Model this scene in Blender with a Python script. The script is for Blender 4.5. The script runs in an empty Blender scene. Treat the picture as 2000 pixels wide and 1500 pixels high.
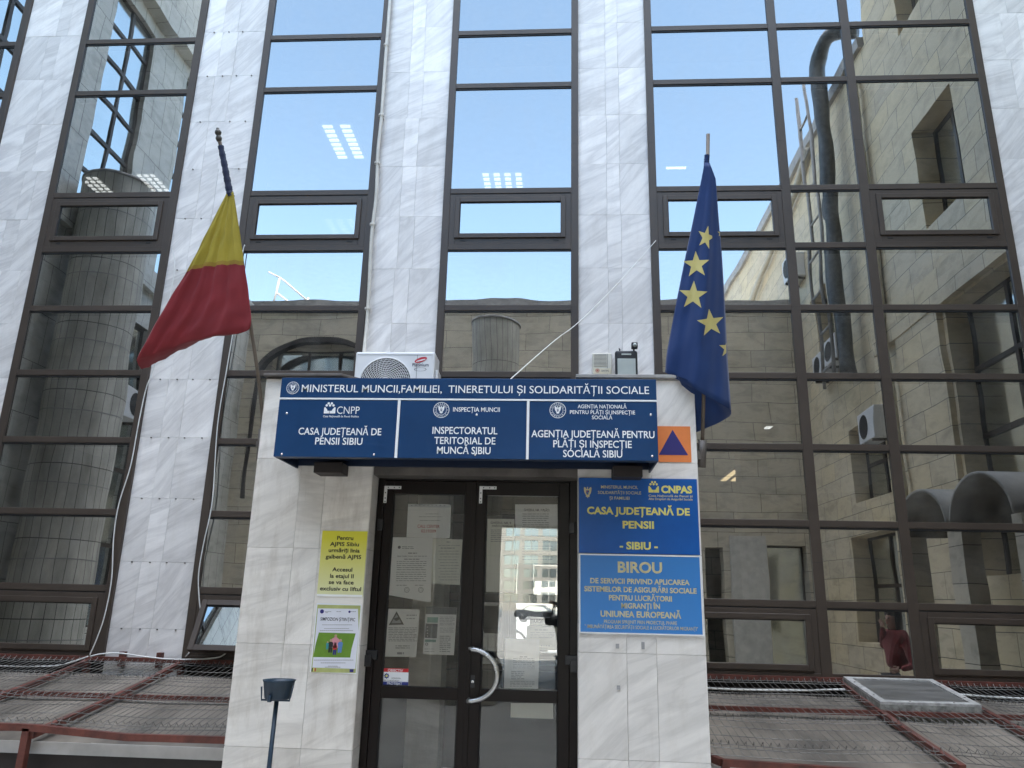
import bpy, bmesh, math, random
from math import radians as rad, sin, cos, pi
from mathutils import Vector, Matrix
from mathutils.geometry import tessellate_polygon

random.seed(7)
SC = bpy.context.scene
COL = SC.collection

# ------------------------------------------------------------------ camera
FPX, YAW, PITCH, ROLL = 1500.0, -0.06583, 0.28002, 0.023488
CAM = Vector((0.0, -7.8, 1.6))
fwd = Vector((sin(YAW) * cos(PITCH), cos(YAW) * cos(PITCH), sin(PITCH)))
r0 = Vector((cos(YAW), -sin(YAW), 0)); u0 = r0.cross(fwd)
RGT = r0 * cos(ROLL) + u0 * sin(ROLL)
UPV = u0 * cos(ROLL) - r0 * sin(ROLL)
cd = bpy.data.cameras.new('camera'); cam = bpy.data.objects.new('camera', cd); COL.objects.link(cam)
cd.sensor_fit = 'HORIZONTAL'; cd.sensor_width = 36; cd.lens = 36 * FPX / 2000
cd.clip_start = 0.02; cd.clip_end = 3000
M = Matrix((RGT, UPV, -fwd)).transposed().to_4x4(); M.translation = CAM
cam.matrix_world = M
SC.camera = cam


def at(x, y, D):
    """survey helper: the point seen at photo pixel (x, y) lying D metres in front of the camera, measured square to the facade"""
    d = fwd + RGT * ((x - 1000) / FPX) - UPV * ((y - 750) / FPX)
    return CAM + d * (D / d.y)


# ------------------------------------------------------------------ world, sun, exposure
SUN_EL, SUN_AZ = 58.0, 28.0          # azimuth from +Y (behind the facade) towards +X
w = bpy.data.worlds.new('World'); SC.world = w; w.use_nodes = True
nt = w.node_tree; bg = nt.nodes['Background']
sky = nt.nodes.new('ShaderNodeTexSky'); sky.sky_type = 'NISHITA'; sky.sun_disc = False
sky.sun_elevation = rad(SUN_EL); sky.sun_rotation = rad(SUN_AZ); sky.air_density = 1.0; sky.dust_density = 0.6; sky.ozone_density = 1.0
hs = nt.nodes.new('ShaderNodeHueSaturation'); hs.inputs['Saturation'].default_value = .90; hs.inputs['Hue'].default_value = .487
nt.links.new(sky.outputs[0], hs.inputs['Color'])
# added fill light: sky whitened and brightened high overhead; clear blue lower down
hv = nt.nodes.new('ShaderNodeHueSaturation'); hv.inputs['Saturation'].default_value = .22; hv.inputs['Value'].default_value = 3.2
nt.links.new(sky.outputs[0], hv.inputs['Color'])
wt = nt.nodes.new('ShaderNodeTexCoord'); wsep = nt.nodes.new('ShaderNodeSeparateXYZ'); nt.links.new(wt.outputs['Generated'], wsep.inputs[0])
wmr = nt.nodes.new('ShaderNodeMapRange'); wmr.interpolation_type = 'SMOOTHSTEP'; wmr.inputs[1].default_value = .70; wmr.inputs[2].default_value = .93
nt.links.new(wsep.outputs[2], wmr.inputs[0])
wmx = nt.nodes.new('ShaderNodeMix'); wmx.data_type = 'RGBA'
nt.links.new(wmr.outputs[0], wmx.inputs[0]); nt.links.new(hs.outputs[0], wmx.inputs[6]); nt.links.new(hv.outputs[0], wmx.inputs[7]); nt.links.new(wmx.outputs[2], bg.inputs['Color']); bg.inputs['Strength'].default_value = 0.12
sl = bpy.data.lights.new('sun', 'SUN'); sl.energy = 2.6; sl.angle = rad(0.5); sl.color = (1, .93, .82)
sun = bpy.data.objects.new('sun', sl); COL.objects.link(sun)
sd = Vector((sin(rad(SUN_AZ)) * cos(rad(SUN_EL)), cos(rad(SUN_AZ)) * cos(rad(SUN_EL)), sin(rad(SUN_EL))))
sun.rotation_euler = sd.to_track_quat('Z', 'Y').to_euler(); sun.location = (10, 20, 40)
vs = SC.view_settings; vs.view_transform = 'Standard'; vs.look = 'None'; vs.gamma = 1; vs.exposure = 2.95
SC.render.engine = 'CYCLES'
SC.cycles.use_denoising = True
SC.cycles.max_bounces = 10; SC.cycles.diffuse_bounces = 6; SC.cycles.glossy_bounces = 5; SC.cycles.transparent_max_bounces = 12
SC.cycles.caustics_reflective = False; SC.cycles.caustics_refractive = False


# ------------------------------------------------------------------ helpers: meshes and tags
def label(o, text=None, cat=None, group=None, kind=None):
    if text: o['label'] = text
    if cat: o['category'] = cat
    if group: o['group'] = group
    if kind or cat: o['kind'] = kind or 'thing'
    return o


def empty(name, loc, text, cat, group=None, kind=None):
    o = bpy.data.objects.new(name, None); COL.objects.link(o); o.location = loc; o.empty_display_size = .1
    return label(o, text, cat, group, kind)


def wloc(o):
    v = Vector((0, 0, 0))
    while o: v += o.location; o = o.parent
    return v


class MB:
    """collects shapes (world coordinates) and links them as ONE mesh object"""
    def __init__(s): s.v = []; s.f = []; s.m = []; s.t = []; s.sm = []

    def add(s, vs_, fs, mi=0, tid=0.0, smooth=False):
        b = len(s.v); s.v += [tuple(p) for p in vs_]; s.t += [tid] * len(vs_)
        for f in fs: s.f.append(tuple(b + i for i in f)); s.m.append(mi); s.sm.append(smooth)
        return s

    def box(s, x0, x1, y0, y1, z0, z1, mi=0, tid=0.0):
        vs_ = [(x0, y0, z0), (x1, y0, z0), (x1, y1, z0), (x0, y1, z0), (x0, y0, z1), (x1, y0, z1), (x1, y1, z1), (x0, y1, z1)]
        return s.add(vs_, [(0, 3, 2, 1), (4, 5, 6, 7), (0, 1, 5, 4), (1, 2, 6, 5), (2, 3, 7, 6), (3, 0, 4, 7)], mi, tid)

    def bar(s, a, b, wd, ht, mi=0, up=(0, 0, 1)):
        a, b = Vector(a), Vector(b); d = (b - a).normalized(); sd_ = d.cross(Vector(up))
        if sd_.length < 1e-4: sd_ = Vector((1, 0, 0))
        sd_.normalize(); u = sd_.cross(d)
        vs_ = [p + sd_ * (i * wd / 2) + u * (j * ht / 2) for p in (a, b) for i, j in ((-1, -1), (1, -1), (1, 1), (-1, 1))]
        return s.add(vs_, [(0, 1, 2, 3), (7, 6, 5, 4), (0, 4, 5, 1), (1, 5, 6, 2), (2, 6, 7, 3), (3, 7, 4, 0)], mi)

    def tube(s, pts, r, n=6, mi=0, cap=True, closed=False):
        pts = [Vector(p) for p in pts]; N = len(pts); vs_ = []; pu = None
        for i, p in enumerate(pts):
            a = pts[i - 1] if (i > 0 or closed) else p; b = pts[(i + 1) % N] if (i < N - 1 or closed) else p
            d = (b - a).normalized()
            if pu is None:
                pu = d.cross(Vector((0, 0, 1)))
                if pu.length < .1: pu = d.cross(Vector((0, 1, 0)))
            pu = (pu - d * pu.dot(d)).normalized(); q = d.cross(pu)
            rr = r[i] if isinstance(r, (list, tuple)) else r
            vs_ += [p + (pu * cos(2 * pi * k / n) + q * sin(2 * pi * k / n)) * rr for k in range(n)]
        fs = []
        for i in range(N if closed else N - 1):
            j = (i + 1) % N
            for k in range(n): fs.append((i * n + k, i * n + (k + 1) % n, j * n + (k + 1) % n, j * n + k))
        if cap and not closed: fs += [tuple(range(n - 1, -1, -1)), tuple((N - 1) * n + k for k in range(n))]
        return s.add(vs_, fs, mi, 0, n > 5)

    def lathe(s, c, prof, n=24, mi=0, axis='z', tid=0.0):
        c = Vector(c); vs_ = []
        for (r, h) in prof:
            for k in range(n):
                a = 2 * pi * k / n
                vs_.append(c + (Vector((r * cos(a), r * sin(a), h)) if axis == 'z' else Vector((r * cos(a), -h, r * sin(a)))))
        fs = []
        for i in range(len(prof) - 1):
            for k in range(n): fs.append((i * n + k, i * n + (k + 1) % n, (i + 1) * n + (k + 1) % n, (i + 1) * n + k))
        return s.add(vs_, fs, mi, tid, True)

    def poly(s, pts2, y, t=0.0, mi=0):
        """flat outline in the XZ plane at depth y (thickness t towards +y)"""
        tri = tessellate_polygon([[Vector((p[0], p[1], 0)) for p in pts2]])
        vs_ = [(p[0], y, p[1]) for p in pts2]; n = len(pts2); fs = [tuple(q) for q in tri]
        if t:
            vs_ += [(p[0], y + t, p[1]) for p in pts2]
            fs += [tuple(i + n for i in q) for q in tri] + [(i, (i + 1) % n, (i + 1) % n + n, i + n) for i in range(n)]
        return s.add(vs_, fs, mi)

    def disc(s, cx, cz, y, r, n=20, mi=0, rz=None):
        return s.poly([(cx + r * cos(2 * pi * k / n), cz + (rz or r) * sin(2 * pi * k / n)) for k in range(n)], y, 0, mi)

    def ring(s, cx, cz, y, r1, r2, n=32, mi=0, k1=1.0):
        vs_ = []
        for k in range(n):
            a = 2 * pi * k / n; vs_ += [(cx + r1 * cos(a), y, cz + r1 * k1 * sin(a)), (cx + r2 * cos(a), y, cz + r2 * k1 * sin(a))]
        return s.add(vs_, [(2 * k, 2 * ((k + 1) % n), 2 * ((k + 1) % n) + 1, 2 * k + 1) for k in range(n)], mi)

    def grid(s, rows, mi=0, mfun=None, smooth=True):
        nr, nc = len(rows), len(rows[0]); b = len(s.v)
        s.v += [tuple(p) for r in rows for p in r]; s.t += [0.0] * (nr * nc)
        for i in range(nr - 1):
            for j in range(nc - 1):
                s.f.append((b + i * nc + j, b + i * nc + j + 1, b + (i + 1) * nc + j + 1, b + (i + 1) * nc + j))
                s.m.append(mfun(i, j) if mfun else mi); s.sm.append(smooth)
        return s

    def text(s, body, cx, z, y, cap, width=None, bold=0.0, mi=0, align='C', slant=0.0, rot=0.0):
        vs_, fs, w0, x0 = glyphs(body, bold)
        if not vs_: return s
        k = cap / .70; kx = (width / w0) if width else k
        out = []
        for (px, pz) in vs_:
            a = (px - x0) * kx - (w0 * kx / 2 if align == 'C' else (w0 * kx if align == 'R' else 0)) + pz * k * slant; b = pz * k
            out.append((cx + a * cos(rot) - b * sin(rot), y, z + a * sin(rot) + b * cos(rot)))
        return s.add(out, fs, mi)

    def build(s, name, mats, parent=None, bevel=0.0, seg=2, subsurf=0, lab=None):
        off = wloc(parent) if parent else Vector((0, 0, 0))
        me = bpy.data.meshes.new(name)
        me.from_pydata([(a - off.x, b - off.y, c - off.z) for a, b, c in s.v], [], s.f)
        if not isinstance(mats, (list, tuple)): mats = [mats]
        for m_ in mats: me.materials.append(m_)
        me.polygons.foreach_set('material_index', s.m)
        me.polygons.foreach_set('use_smooth', s.sm)
        if any(s.t):
            at_ = me.attributes.new('tid', 'FLOAT', 'POINT'); at_.data.foreach_set('value', s.t)
        me.update()
        o = bpy.data.objects.new(name, me); COL.objects.link(o)
        if parent: o.parent = parent
        if bevel:
            b = o.modifiers.new('bevel', 'BEVEL'); b.width = bevel; b.segments = seg; b.limit_method = 'ANGLE'; b.angle_limit = rad(40)
        if subsurf:
            b = o.modifiers.new('sub', 'SUBSURF'); b.levels = b.render_levels = subsurf
        if lab: o['label'] = lab
        return o


_TC = None; _G = {}


def glyphs(body, bold):
    """flat 2-D mesh of a line of text: verts, faces, width, left edge"""
    global _TC
    key = (body, bold)
    if key in _G: return _G[key]
    if _TC is None:
        c = bpy.data.curves.new('t', 'FONT'); _TC = bpy.data.objects.new('t', c); COL.objects.link(_TC); c.resolution_u = 3; c.size = 1
    c = _TC.data; c.body = body; c.offset = bold
    dg = bpy.context.evaluated_depsgraph_get(); dg.update()
    ev = _TC.evaluated_get(dg); m = ev.to_mesh()
    vs_ = [(v.co.x, v.co.y) for v in m.vertices]; fs = [tuple(p.vertices) for p in m.polygons]
    ev.to_mesh_clear()
    x0 = min((v[0] for v in vs_), default=0); x1 = max((v[0] for v in vs_), default=1)
    _G[key] = (vs_, fs, max(x1 - x0, 1e-3), x0)
    return _G[key]


def spline(pts, n=6):
    """Catmull-Rom through points"""
    P = [Vector(p) for p in pts]; out = []
    for i in range(len(P) - 1):
        p0 = P[max(i - 1, 0)]; p1 = P[i]; p2 = P[i + 1]; p3 = P[min(i + 2, len(P) - 1)]
        for k in range(n):
            t = k / n
            out.append(.5 * ((2 * p1) + (p2 - p0) * t + (2 * p0 - 5 * p1 + 4 * p2 - p3) * t * t + (3 * p1 - p0 - 3 * p2 + p3) * t ** 3))
    out.append(P[-1]); return out


# ------------------------------------------------------------------ materials
def nodes(name):
    m = bpy.data.materials.new(name); m.use_nodes = True
    return m, m.node_tree, m.node_tree.nodes, m.node_tree.links, m.node_tree.nodes['Principled BSDF']


def ramp(N, pts):
    r = N.new('ShaderNodeValToRGB'); e = r.color_ramp.elements
    while len(e) < len(pts): e.new(.5)
    for q, (p, c) in zip(e, pts): q.position = p; q.color = (*c, 1) if len(c) == 3 else c
    return r


def noise(N, L, vec, scale, detail=4, rough=.55, dist=0.0):
    n = N.new('ShaderNodeTexNoise'); n.inputs['Scale'].default_value = scale; n.inputs['Detail'].default_value = detail
    n.inputs['Roughness'].default_value = rough; n.inputs['Distortion'].default_value = dist
    if vec: L.new(vec, n.inputs['Vector'])
    return n


def mul(N, L, a, b, mode='MULTIPLY', fac=1.0):
    x = N.new('ShaderNodeMix'); x.data_type = 'RGBA'; x.blend_type = mode
    for sock, val in ((x.inputs[0], fac), (x.inputs[6], a), (x.inputs[7], b)):
        if hasattr(val, 'is_output'): L.new(val, sock)
        elif isinstance(val, (int, float)): sock.default_value = val
        else: sock.default_value = (*val, 1)
    return x.outputs[2]


def plain(name, col, rough=.5, metal=0.0, var=.18, scale=6.0, bump=0.0, spec=.5, streak=None):
    """painted / metal / plastic surface with dirt variation"""
    m, nt_, N, L, B = nodes(name)
    tc = N.new('ShaderNodeTexCoord')
    vec = tc.outputs['Object']
    if streak:
        mp = N.new('ShaderNodeMapping'); mp.inputs['Scale'].default_value = streak; L.new(vec, mp.inputs[0]); vec = mp.outputs[0]
    n = noise(N, L, vec, scale, 6, .62)
    lo = tuple(c * (1 - var) for c in col); hi = tuple(min(c * (1 + var * .6), 1) for c in col)
    r = ramp(N, [(.3, lo), (.7, hi)]); L.new(n.outputs[0], r.inputs[0]); L.new(r.outputs[0], B.inputs['Base Color'])
    B.inputs['Metallic'].default_value = metal; B.inputs['Specular IOR Level'].default_value = spec
    rr = N.new('ShaderNodeMapRange'); rr.inputs[3].default_value = max(rough - .1, .02); rr.inputs[4].default_value = min(rough + .12, 1)
    L.new(n.outputs[0], rr.inputs[0]); L.new(rr.outputs[0], B.inputs['Roughness'])
    if bump:
        n2 = noise(N, L, vec, scale * 9, 3); b = N.new('ShaderNodeBump'); b.inputs['Strength'].default_value = bump; b.inputs['Distance'].default_value = .004
        L.new(n2.outputs[0], b.inputs['Height']); L.new(b.outputs[0], B.inputs['Normal'])
    return m


def marble(name, angle, base=(.83, .80, .775), vein=(.50, .475, .465), dirt=0.0, amount=1.0):
    m, nt_, N, L, B = nodes(name)
    tc = N.new('ShaderNodeTexCoord'); a = N.new('ShaderNodeAttribute'); a.attribute_name = 'tid'
    off = N.new('ShaderNodeVectorMath'); off.operation = 'SCALE'; off.inputs[0].default_value = (37, 53, 29); L.new(a.outputs['Fac'], off.inputs['Scale'])
    add = N.new('ShaderNodeVectorMath'); L.new(tc.outputs['Object'], add.inputs[0]); L.new(off.outputs[0], add.inputs[1])
    an = N.new('ShaderNodeMapRange'); an.inputs[3].default_value = angle - .38; an.inputs[4].default_value = angle + .32; L.new(a.outputs['Fac'], an.inputs[0])
    vr = N.new('ShaderNodeVectorRotate'); vr.rotation_type = 'Y_AXIS'; L.new(add.outputs[0], vr.inputs['Vector']); L.new(an.outputs[0], vr.inputs['Angle'])
    mp = N.new('ShaderNodeMapping'); mp.inputs['Scale'].default_value = (.55, 1, 3.6); L.new(vr.outputs[0], mp.inputs[0])
    n1 = noise(N, L, mp.outputs[0], 1.8, 5, .55, .6)
    n2 = noise(N, L, mp.outputs[0], 5.0, 6, .6, .9)
    n3 = noise(N, L, mp.outputs[0], 1.1, 3, .5, .2)
    r1 = ramp(N, [(.40, (1, 1, 1)), (.53, (.30,) * 3), (.56, (.0,) * 3), (.62, (.55,) * 3), (.8, (1,) * 3)]); L.new(n1.outputs[0], r1.inputs[0])
    r2 = ramp(N, [(.42, (1,) * 3), (.50, (.45,) * 3), (.58, (1,) * 3)]); L.new(n2.outputs[0], r2.inputs[0])
    r3 = ramp(N, [(.36, (0,) * 3), (.68, (1,) * 3)]); L.new(n3.outputs[0], r3.inputs[0])
    c = mul(N, L, vein, base, 'MIX', r1.outputs[0])
    c = mul(N, L, base, c, 'MIX', .62 * amount)
    v2 = tuple(v * 1.12 for v in vein)
    c2 = mul(N, L, v2, c, 'MIX', r2.outputs[0]); c = mul(N, L, c, c2, 'MIX', .28 * amount)
    c = mul(N, L, c, mul(N, L, tuple(b * .88 for b in base), tuple(min(b * 1.08, .84) for b in base), 'MIX', r3.outputs[0]), 'MULTIPLY', .0)
    tone = N.new('ShaderNodeMapRange'); tone.inputs[3].default_value = .86; tone.inputs[4].default_value = 1.06
    wn = N.new('ShaderNodeTexWhiteNoise'); wn.noise_dimensions = '1D'; L.new(a.outputs['Fac'], wn.inputs['W']); L.new(wn.outputs[0], tone.inputs[0])
    hs = N.new('ShaderNodeHueSaturation'); L.new(c, hs.inputs['Color']); L.new(tone.outputs[0], hs.inputs['Value'])
    c = hs.outputs[0]
    c = mul(N, L, tuple(b * .86 for b in base), c, 'MIX', r3.outputs[0]) if False else c
    if dirt:
        mp2 = N.new('ShaderNodeMapping'); mp2.inputs['Scale'].default_value = (3, 3, .7); L.new(tc.outputs['Object'], mp2.inputs[0])
        nd = noise(N, L, mp2.outputs[0], 2.2, 8, .7); rd = ramp(N, [(.50, (0,) * 3), (.72, (dirt,) * 3)]); L.new(nd.outputs[0], rd.inputs[0])
        c = mul(N, L, c, (.36, .31, .25), 'MIX', rd.outputs[0])
    L.new(c, B.inputs['Base Color']); B.inputs['Roughness'].default_value = .42
    nb = noise(N, L, tc.outputs['Object'], 60, 3); b = N.new('ShaderNodeBump'); b.inputs['Strength'].default_value = .12; b.inputs['Distance'].default_value = .002
    L.new(nb.outputs[0], b.inputs['Height']); L.new(b.outputs[0], B.inputs['Normal'])
    return m


def stone(name, plane, c1, c2, w_=.9, h_=.45, streaky=True):
    """clad wall of stone slabs, joints and slab-to-slab tone"""
    m, nt_, N, L, B = nodes(name)
    tc = N.new('ShaderNodeTexCoord'); sep = N.new('ShaderNodeSeparateXYZ'); L.new(tc.outputs['Object'], sep.inputs[0])
    cb = N.new('ShaderNodeCombineXYZ'); L.new(sep.outputs[1 if plane == 'x' else 0], cb.inputs[0]); L.new(sep.outputs[2], cb.inputs[1])
    br = N.new('ShaderNodeTexBrick'); br.offset = .37; br.inputs['Scale'].default_value = 1; br.inputs['Brick Width'].default_value = w_; br.inputs['Row Height'].default_value = h_
    br.inputs['Mortar Size'].default_value = .006; br.inputs['Bias'].default_value = .0
    br.inputs['Color1'].default_value = (*c1, 1); br.inputs['Color2'].default_value = (*c2, 1); br.inputs['Mortar'].default_value = (.12, .11, .09, 1)
    L.new(cb.outputs[0], br.inputs['Vector'])
    mp = N.new('ShaderNodeMapping'); mp.inputs['Scale'].default_value = (1.2, 1.2, 3.0); mp.inputs['Rotation'].default_value = (.5, .2, 0); L.new(tc.outputs['Object'], mp.inputs[0])
    n = noise(N, L, mp.outputs[0], 1.6, 6, .6, .6); r = ramp(N, [(.3, (.68,) * 3), (.55, (1,) * 3), (.8, (.86,) * 3)]); L.new(n.outputs[0], r.inputs[0])
    L.new(mul(N, L, br.outputs[0], r.outputs[0]), B.inputs['Base Color']); B.inputs['Roughness'].default_value = .6
    return m


def glass(name, refl, tint, trans, wave=.35, film=.034, wscale=.9, rough=0.0):
    """coated glazing: mirror layer over a see-through body, slightly wavy, with a dusty film"""
    m, nt_, N, L, B = nodes(name); N.remove(B); out = N['Material Output']
    tc = N.new('ShaderNodeTexCoord')
    n = noise(N, L, tc.outputs['Object'], wscale, 1.5, .45); bp = N.new('ShaderNodeBump'); bp.inputs['Strength'].default_value = wave; bp.inputs['Distance'].default_value = .05
    L.new(n.outputs[0], bp.inputs['Height'])
    g = N.new('ShaderNodeBsdfGlossy'); g.inputs['Color'].default_value = (*tint, 1); g.inputs['Roughness'].default_value = rough; L.new(bp.outputs[0], g.inputs['Normal'])
    t = N.new('ShaderNodeBsdfTransparent'); t.inputs['Color'].default_value = (*trans, 1)
    fr = N.new('ShaderNodeFresnel'); fr.inputs['IOR'].default_value = 1.5
    mr = N.new('ShaderNodeMath'); mr.operation = 'MULTIPLY_ADD'; mr.inputs[1].default_value = (1 - refl); mr.inputs[2].default_value = refl; L.new(fr.outputs[0], mr.inputs[0])
    mx = N.new('ShaderNodeMixShader'); L.new(mr.outputs[0], mx.inputs[0]); L.new(t.outputs[0], mx.inputs[1]); L.new(g.outputs[0], mx.inputs[2])
    d = N.new('ShaderNodeBsdfDiffuse'); d.inputs['Color'].default_value = (.55, .54, .5, 1)
    mp = N.new('ShaderNodeMapping'); mp.inputs['Scale'].default_value = (1.4, 1, .8); L.new(tc.outputs['Object'], mp.inputs[0])
    nd = noise(N, L, mp.outputs[0], 2.3, 7, .68); rd = ramp(N, [(.42, (film * .25,) * 3), (.78, (film * 3.2,) * 3)]); L.new(nd.outputs[0], rd.inputs[0])
    m2 = N.new('ShaderNodeMixShader'); L.new(rd.outputs[0], m2.inputs[0]); L.new(mx.outputs[0], m2.inputs[1]); L.new(d.outputs[0], m2.inputs[2])
    L.new(m2.outputs[0], out.inputs['Surface'])
    return m


def emit(name, col, strength):
    m, nt_, N, L, B = nodes(name); B.inputs['Base Color'].default_value = (*col, 1)
    B.inputs['Emission Color'].default_value = (*col, 1); B.inputs['Emission Strength'].default_value = strength
    return m


def cloth(name, col, rough=.75):
    m, nt_, N, L, B = nodes(name)
    tc = N.new('ShaderNodeTexCoord'); n = noise(N, L, tc.outputs['Object'], 5, 5); n2 = noise(N, L, tc.outputs['Object'], 320, 2)
    r = ramp(N, [(.3, tuple(c * .88 for c in col)), (.7, tuple(c * 1.06 for c in col))]); L.new(n.outputs[0], r.inputs[0])
    L.new(r.outputs[0], B.inputs['Base Color']); B.inputs['Roughness'].default_value = rough; B.inputs['Sheen Weight'].default_value = .15
    b = N.new('ShaderNodeBump'); b.inputs['Strength'].default_value = .15; b.inputs['Distance'].default_value = .001
    L.new(n2.outputs[0], b.inputs['Height']); L.new(b.outputs[0], B.inputs['Normal'])
    return m


def vgrad(name, lo, hi, z0, z1, rough=.35):
    """print with a vertical colour fade (ink, local height z0..z1)"""
    m, nt_, N, L, B = nodes(name)
    tc = N.new('ShaderNodeTexCoord'); sep = N.new('ShaderNodeSeparateXYZ'); L.new(tc.outputs['Object'], sep.inputs[0])
    mr = N.new('ShaderNodeMapRange'); mr.inputs[1].default_value = z0; mr.inputs[2].default_value = z1; L.new(sep.outputs[2], mr.inputs[0])
    r = ramp(N, [(0, lo), (1, hi)]); L.new(mr.outputs[0], r.inputs[0]); L.new(r.outputs[0], B.inputs['Base Color']); B.inputs['Roughness'].default_value = rough
    return m


MT = dict(
    marble=marble('marble_facade', .66, dirt=.16),
    marble_porch=marble('marble_porch', .22, base=(.80, .765, .715), vein=(.52, .49, .455), dirt=.5, amount=1.0),
    marble_porch2=marble('marble_porch_diagonal', .62, base=(.82, .79, .755), vein=(.54, .52, .495), dirt=.22, amount=1.0),
    joint=plain('joint_mortar', (.34, .33, .32), .9),
    frame=plain('bronze_aluminium', (.054, .040, .031), .42, 0, .15, 3, spec=.4),
    frame_dark=plain('gasket_and_shade', (.012, .011, .011), .6),
    door=plain('brown_door_aluminium', (.008, .0045, .0036), .32, 0, .3, 4, spec=.22),
    glass=glass('reflective_glazing', .37, (.92, .93, .93), (.20, .20, .19), .075),
    glass_open=glass('reflective_glazing_clean', .38, (.92, .95, .96), (.20, .20, .19), .05, .012),
    glass_door=glass('door_glass', .075, (.95, .96, .95), (.92, .93, .92), .03, .02, 1.2),
    glass_far=glass('far_window_glass', .35, (.8, .86, .9), (.25, .26, .26), .1, .05),
    navy=plain('navy_sign_face', (.006, .043, .13), .35, 0, .12, 3, spec=.3),
    navy_side=plain('navy_sign_return', (.006, .016, .045), .45, 0, .3, 4),
    white=plain('white_vinyl', (.78, .80, .82), .5, 0, .05),
    white_paint=plain('white_paint', (.76, .76, .74), .45, 0, .08),
    plate_blue=plain('blue_sign_plate', (.005, .085, .33), .32, 0, .14, 4, spec=.3),
    plate_blue2=vgrad('light_blue_sign_plate', (.035, .20, .52), (.025, .17, .46), -.52, 0),
    sign_yellow=plain('pale_yellow_letters', (.66, .62, .16), .5, 0, .12, 20),
    sign_gold=plain('faded_gold_letters', (.55, .50, .28), .5, 0, .2, 22),
    orange=plain('orange_plate', (.76, .22, .055), .5, 0, .1),
    tri_blue=plain('triangle_blue', (.022, .018, .16), .5, 0, .1),
    black=plain('black_ink', (.012, .012, .012), .6),
    ink=plain('grey_ink', (.12, .12, .13), .7),
    ink_soft=plain('soft_grey_ink', (.33, .33, .34), .7),
    red_ink=plain('red_ink', (.45, .03, .03), .6),
    paper=plain('paper', (.84, .84, .83), .7, 0, .05, 3),
    paper2=plain('aged_paper', (.72, .72, .64), .7, 0, .08, 3),
    film=plain('punched_sleeve', (.62, .64, .66), .3, 0, .05),
    steel=plain('brushed_steel', (.55, .55, .55), .25, 1, .1, 9),
    zinc=plain('galvanised_wire', (.15, .145, .135), .5, .3, .7, 2.5),
    red_steel=plain('rusty_red_paint', (.115, .032, .022), .6, 0, .55, 9, .3),
    sheet=plain('grey_roof_sheet', (.20, .175, .145), .5, 0, .6, 2.2, .1, streak=(1, .35, 1)),
    sheet_edge=plain('pale_sheet_edge', (.45, .44, .43), .5, 0, .2, 4),
    dark_brown=plain('dark_brown_boarding', (.020, .014, .013), .6, 0, .5, 5),
    coping=plain('weathered_metal_coping', (.13, .115, .105), .5, .3, .4, 5, .2),
    coping2=plain('grey_stone_coping', (.36, .35, .34), .6, 0, .35, 6, .2),
    ac=plain('white_enamel', (.72, .73, .74), .4, 0, .06, 2),
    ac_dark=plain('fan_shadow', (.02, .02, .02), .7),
    beige=plain('yellowed_plastic', (.62, .60, .52), .5, 0, .1),
    black_plastic=plain('black_plastic', (.014, .014, .016), .4),
    lens=plain('lamp_glass', (.42, .46, .44), .2, 0, .06),
    cable=plain('white_cable', (.66, .66, .64), .5, 0, .12),
    hose=plain('ivory_conduit', (.55, .53, .48), .55, 0, .15, 9),
    pole=plain('brown_flagpole', (.11, .085, .062), .5, 0, .25, 8),
    finial=plain('dark_wood_finial', (.05, .046, .036), .5, 0, .3, 12),
    f_yellow=cloth('yellow_cloth', (.37, .30, .03)), f_red=cloth('red_cloth', (.215, .0125, .021)), f_blue=cloth('navy_cloth', (.006, .016, .055)),
    eu=cloth('royal_blue_cloth', (.0012, .030, .14)), star=cloth('yellow_star_cloth', (.58, .51, .19)),
    pot=plain('dark_blue_enamel', (.012, .032, .058), .42, 0, .35, 9, .1), pot_in=plain('ash_grey', (.10, .10, .10), .9),
    paving=plain('courtyard_paving', (.44, .43, .40), .8, 0, .3, .6, .4),
    tile=plain('vestibule_tile', (.42, .40, .36), .3, 0, .15, 2),
    inner=plain('interior_wall', (.34, .32, .28), .8), inner_dark=plain('interior_dark', (.05, .048, .045), .8),
    ceil=plain('interior_ceiling', (.55, .55, .53), .8),
    tube=emit('fluorescent_tube', (.93, .97, 1.0), .6), warm=emit('warm_tube', (1.0, .80, .48), .6),
    wing_x=stone('warm_stone_cladding', 'x', (.76, .63, .41), (.66, .57, .42), .85, .46),
    wing_l=stone('pale_marble_cladding', 'x', (.68, .67, .61), (.60, .60, .56), .42, .9),
    rear=stone('grey_stone_cladding', 'y', (.66, .59, .46), (.54, .49, .40), 1.1, .5),
    col=stone('column_cladding', 'y', (.46, .44, .39), (.38, .37, .33), .16, 1.25),
    pipe=plain('cream_drainpipe', (.52, .49, .40), .5), duct=plain('foil_wrapped_duct', (.10, .10, .098), .4, .5, .6, 10, .5),
    wing_glass=plain('mirrored_window', (.80, .86, .86), .06, 1, .06, 2),
    far_white=plain('far_white_render', (.64, .60, .52), .8),
    skin=plain('skin', (.45, .27, .20), .55, 0, .08), jacket=cloth('red_jacket', (.20, .009, .010)), dark_cloth=cloth('black_cloth', (.012, .012, .014)),
    jeans=cloth('blue_jeans', (.035, .055, .11)), hair=plain('dark_hair', (.014, .010, .008), .5, 0, .3, 40), shoe=plain('brown_shoe', (.05, .03, .02), .5),
    car=plain('dark_car_paint', (.03, .032, .036), .25, .3, .05), car2=plain('silver_car_paint', (.42, .43, .44), .3, .4, .05),
)

# ------------------------------------------------------------------ ground
g = MB(); g.box(-400, 400, -420, 300, -.5, 0); label(g.build('ground', MT['paving']), kind='structure')

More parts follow.
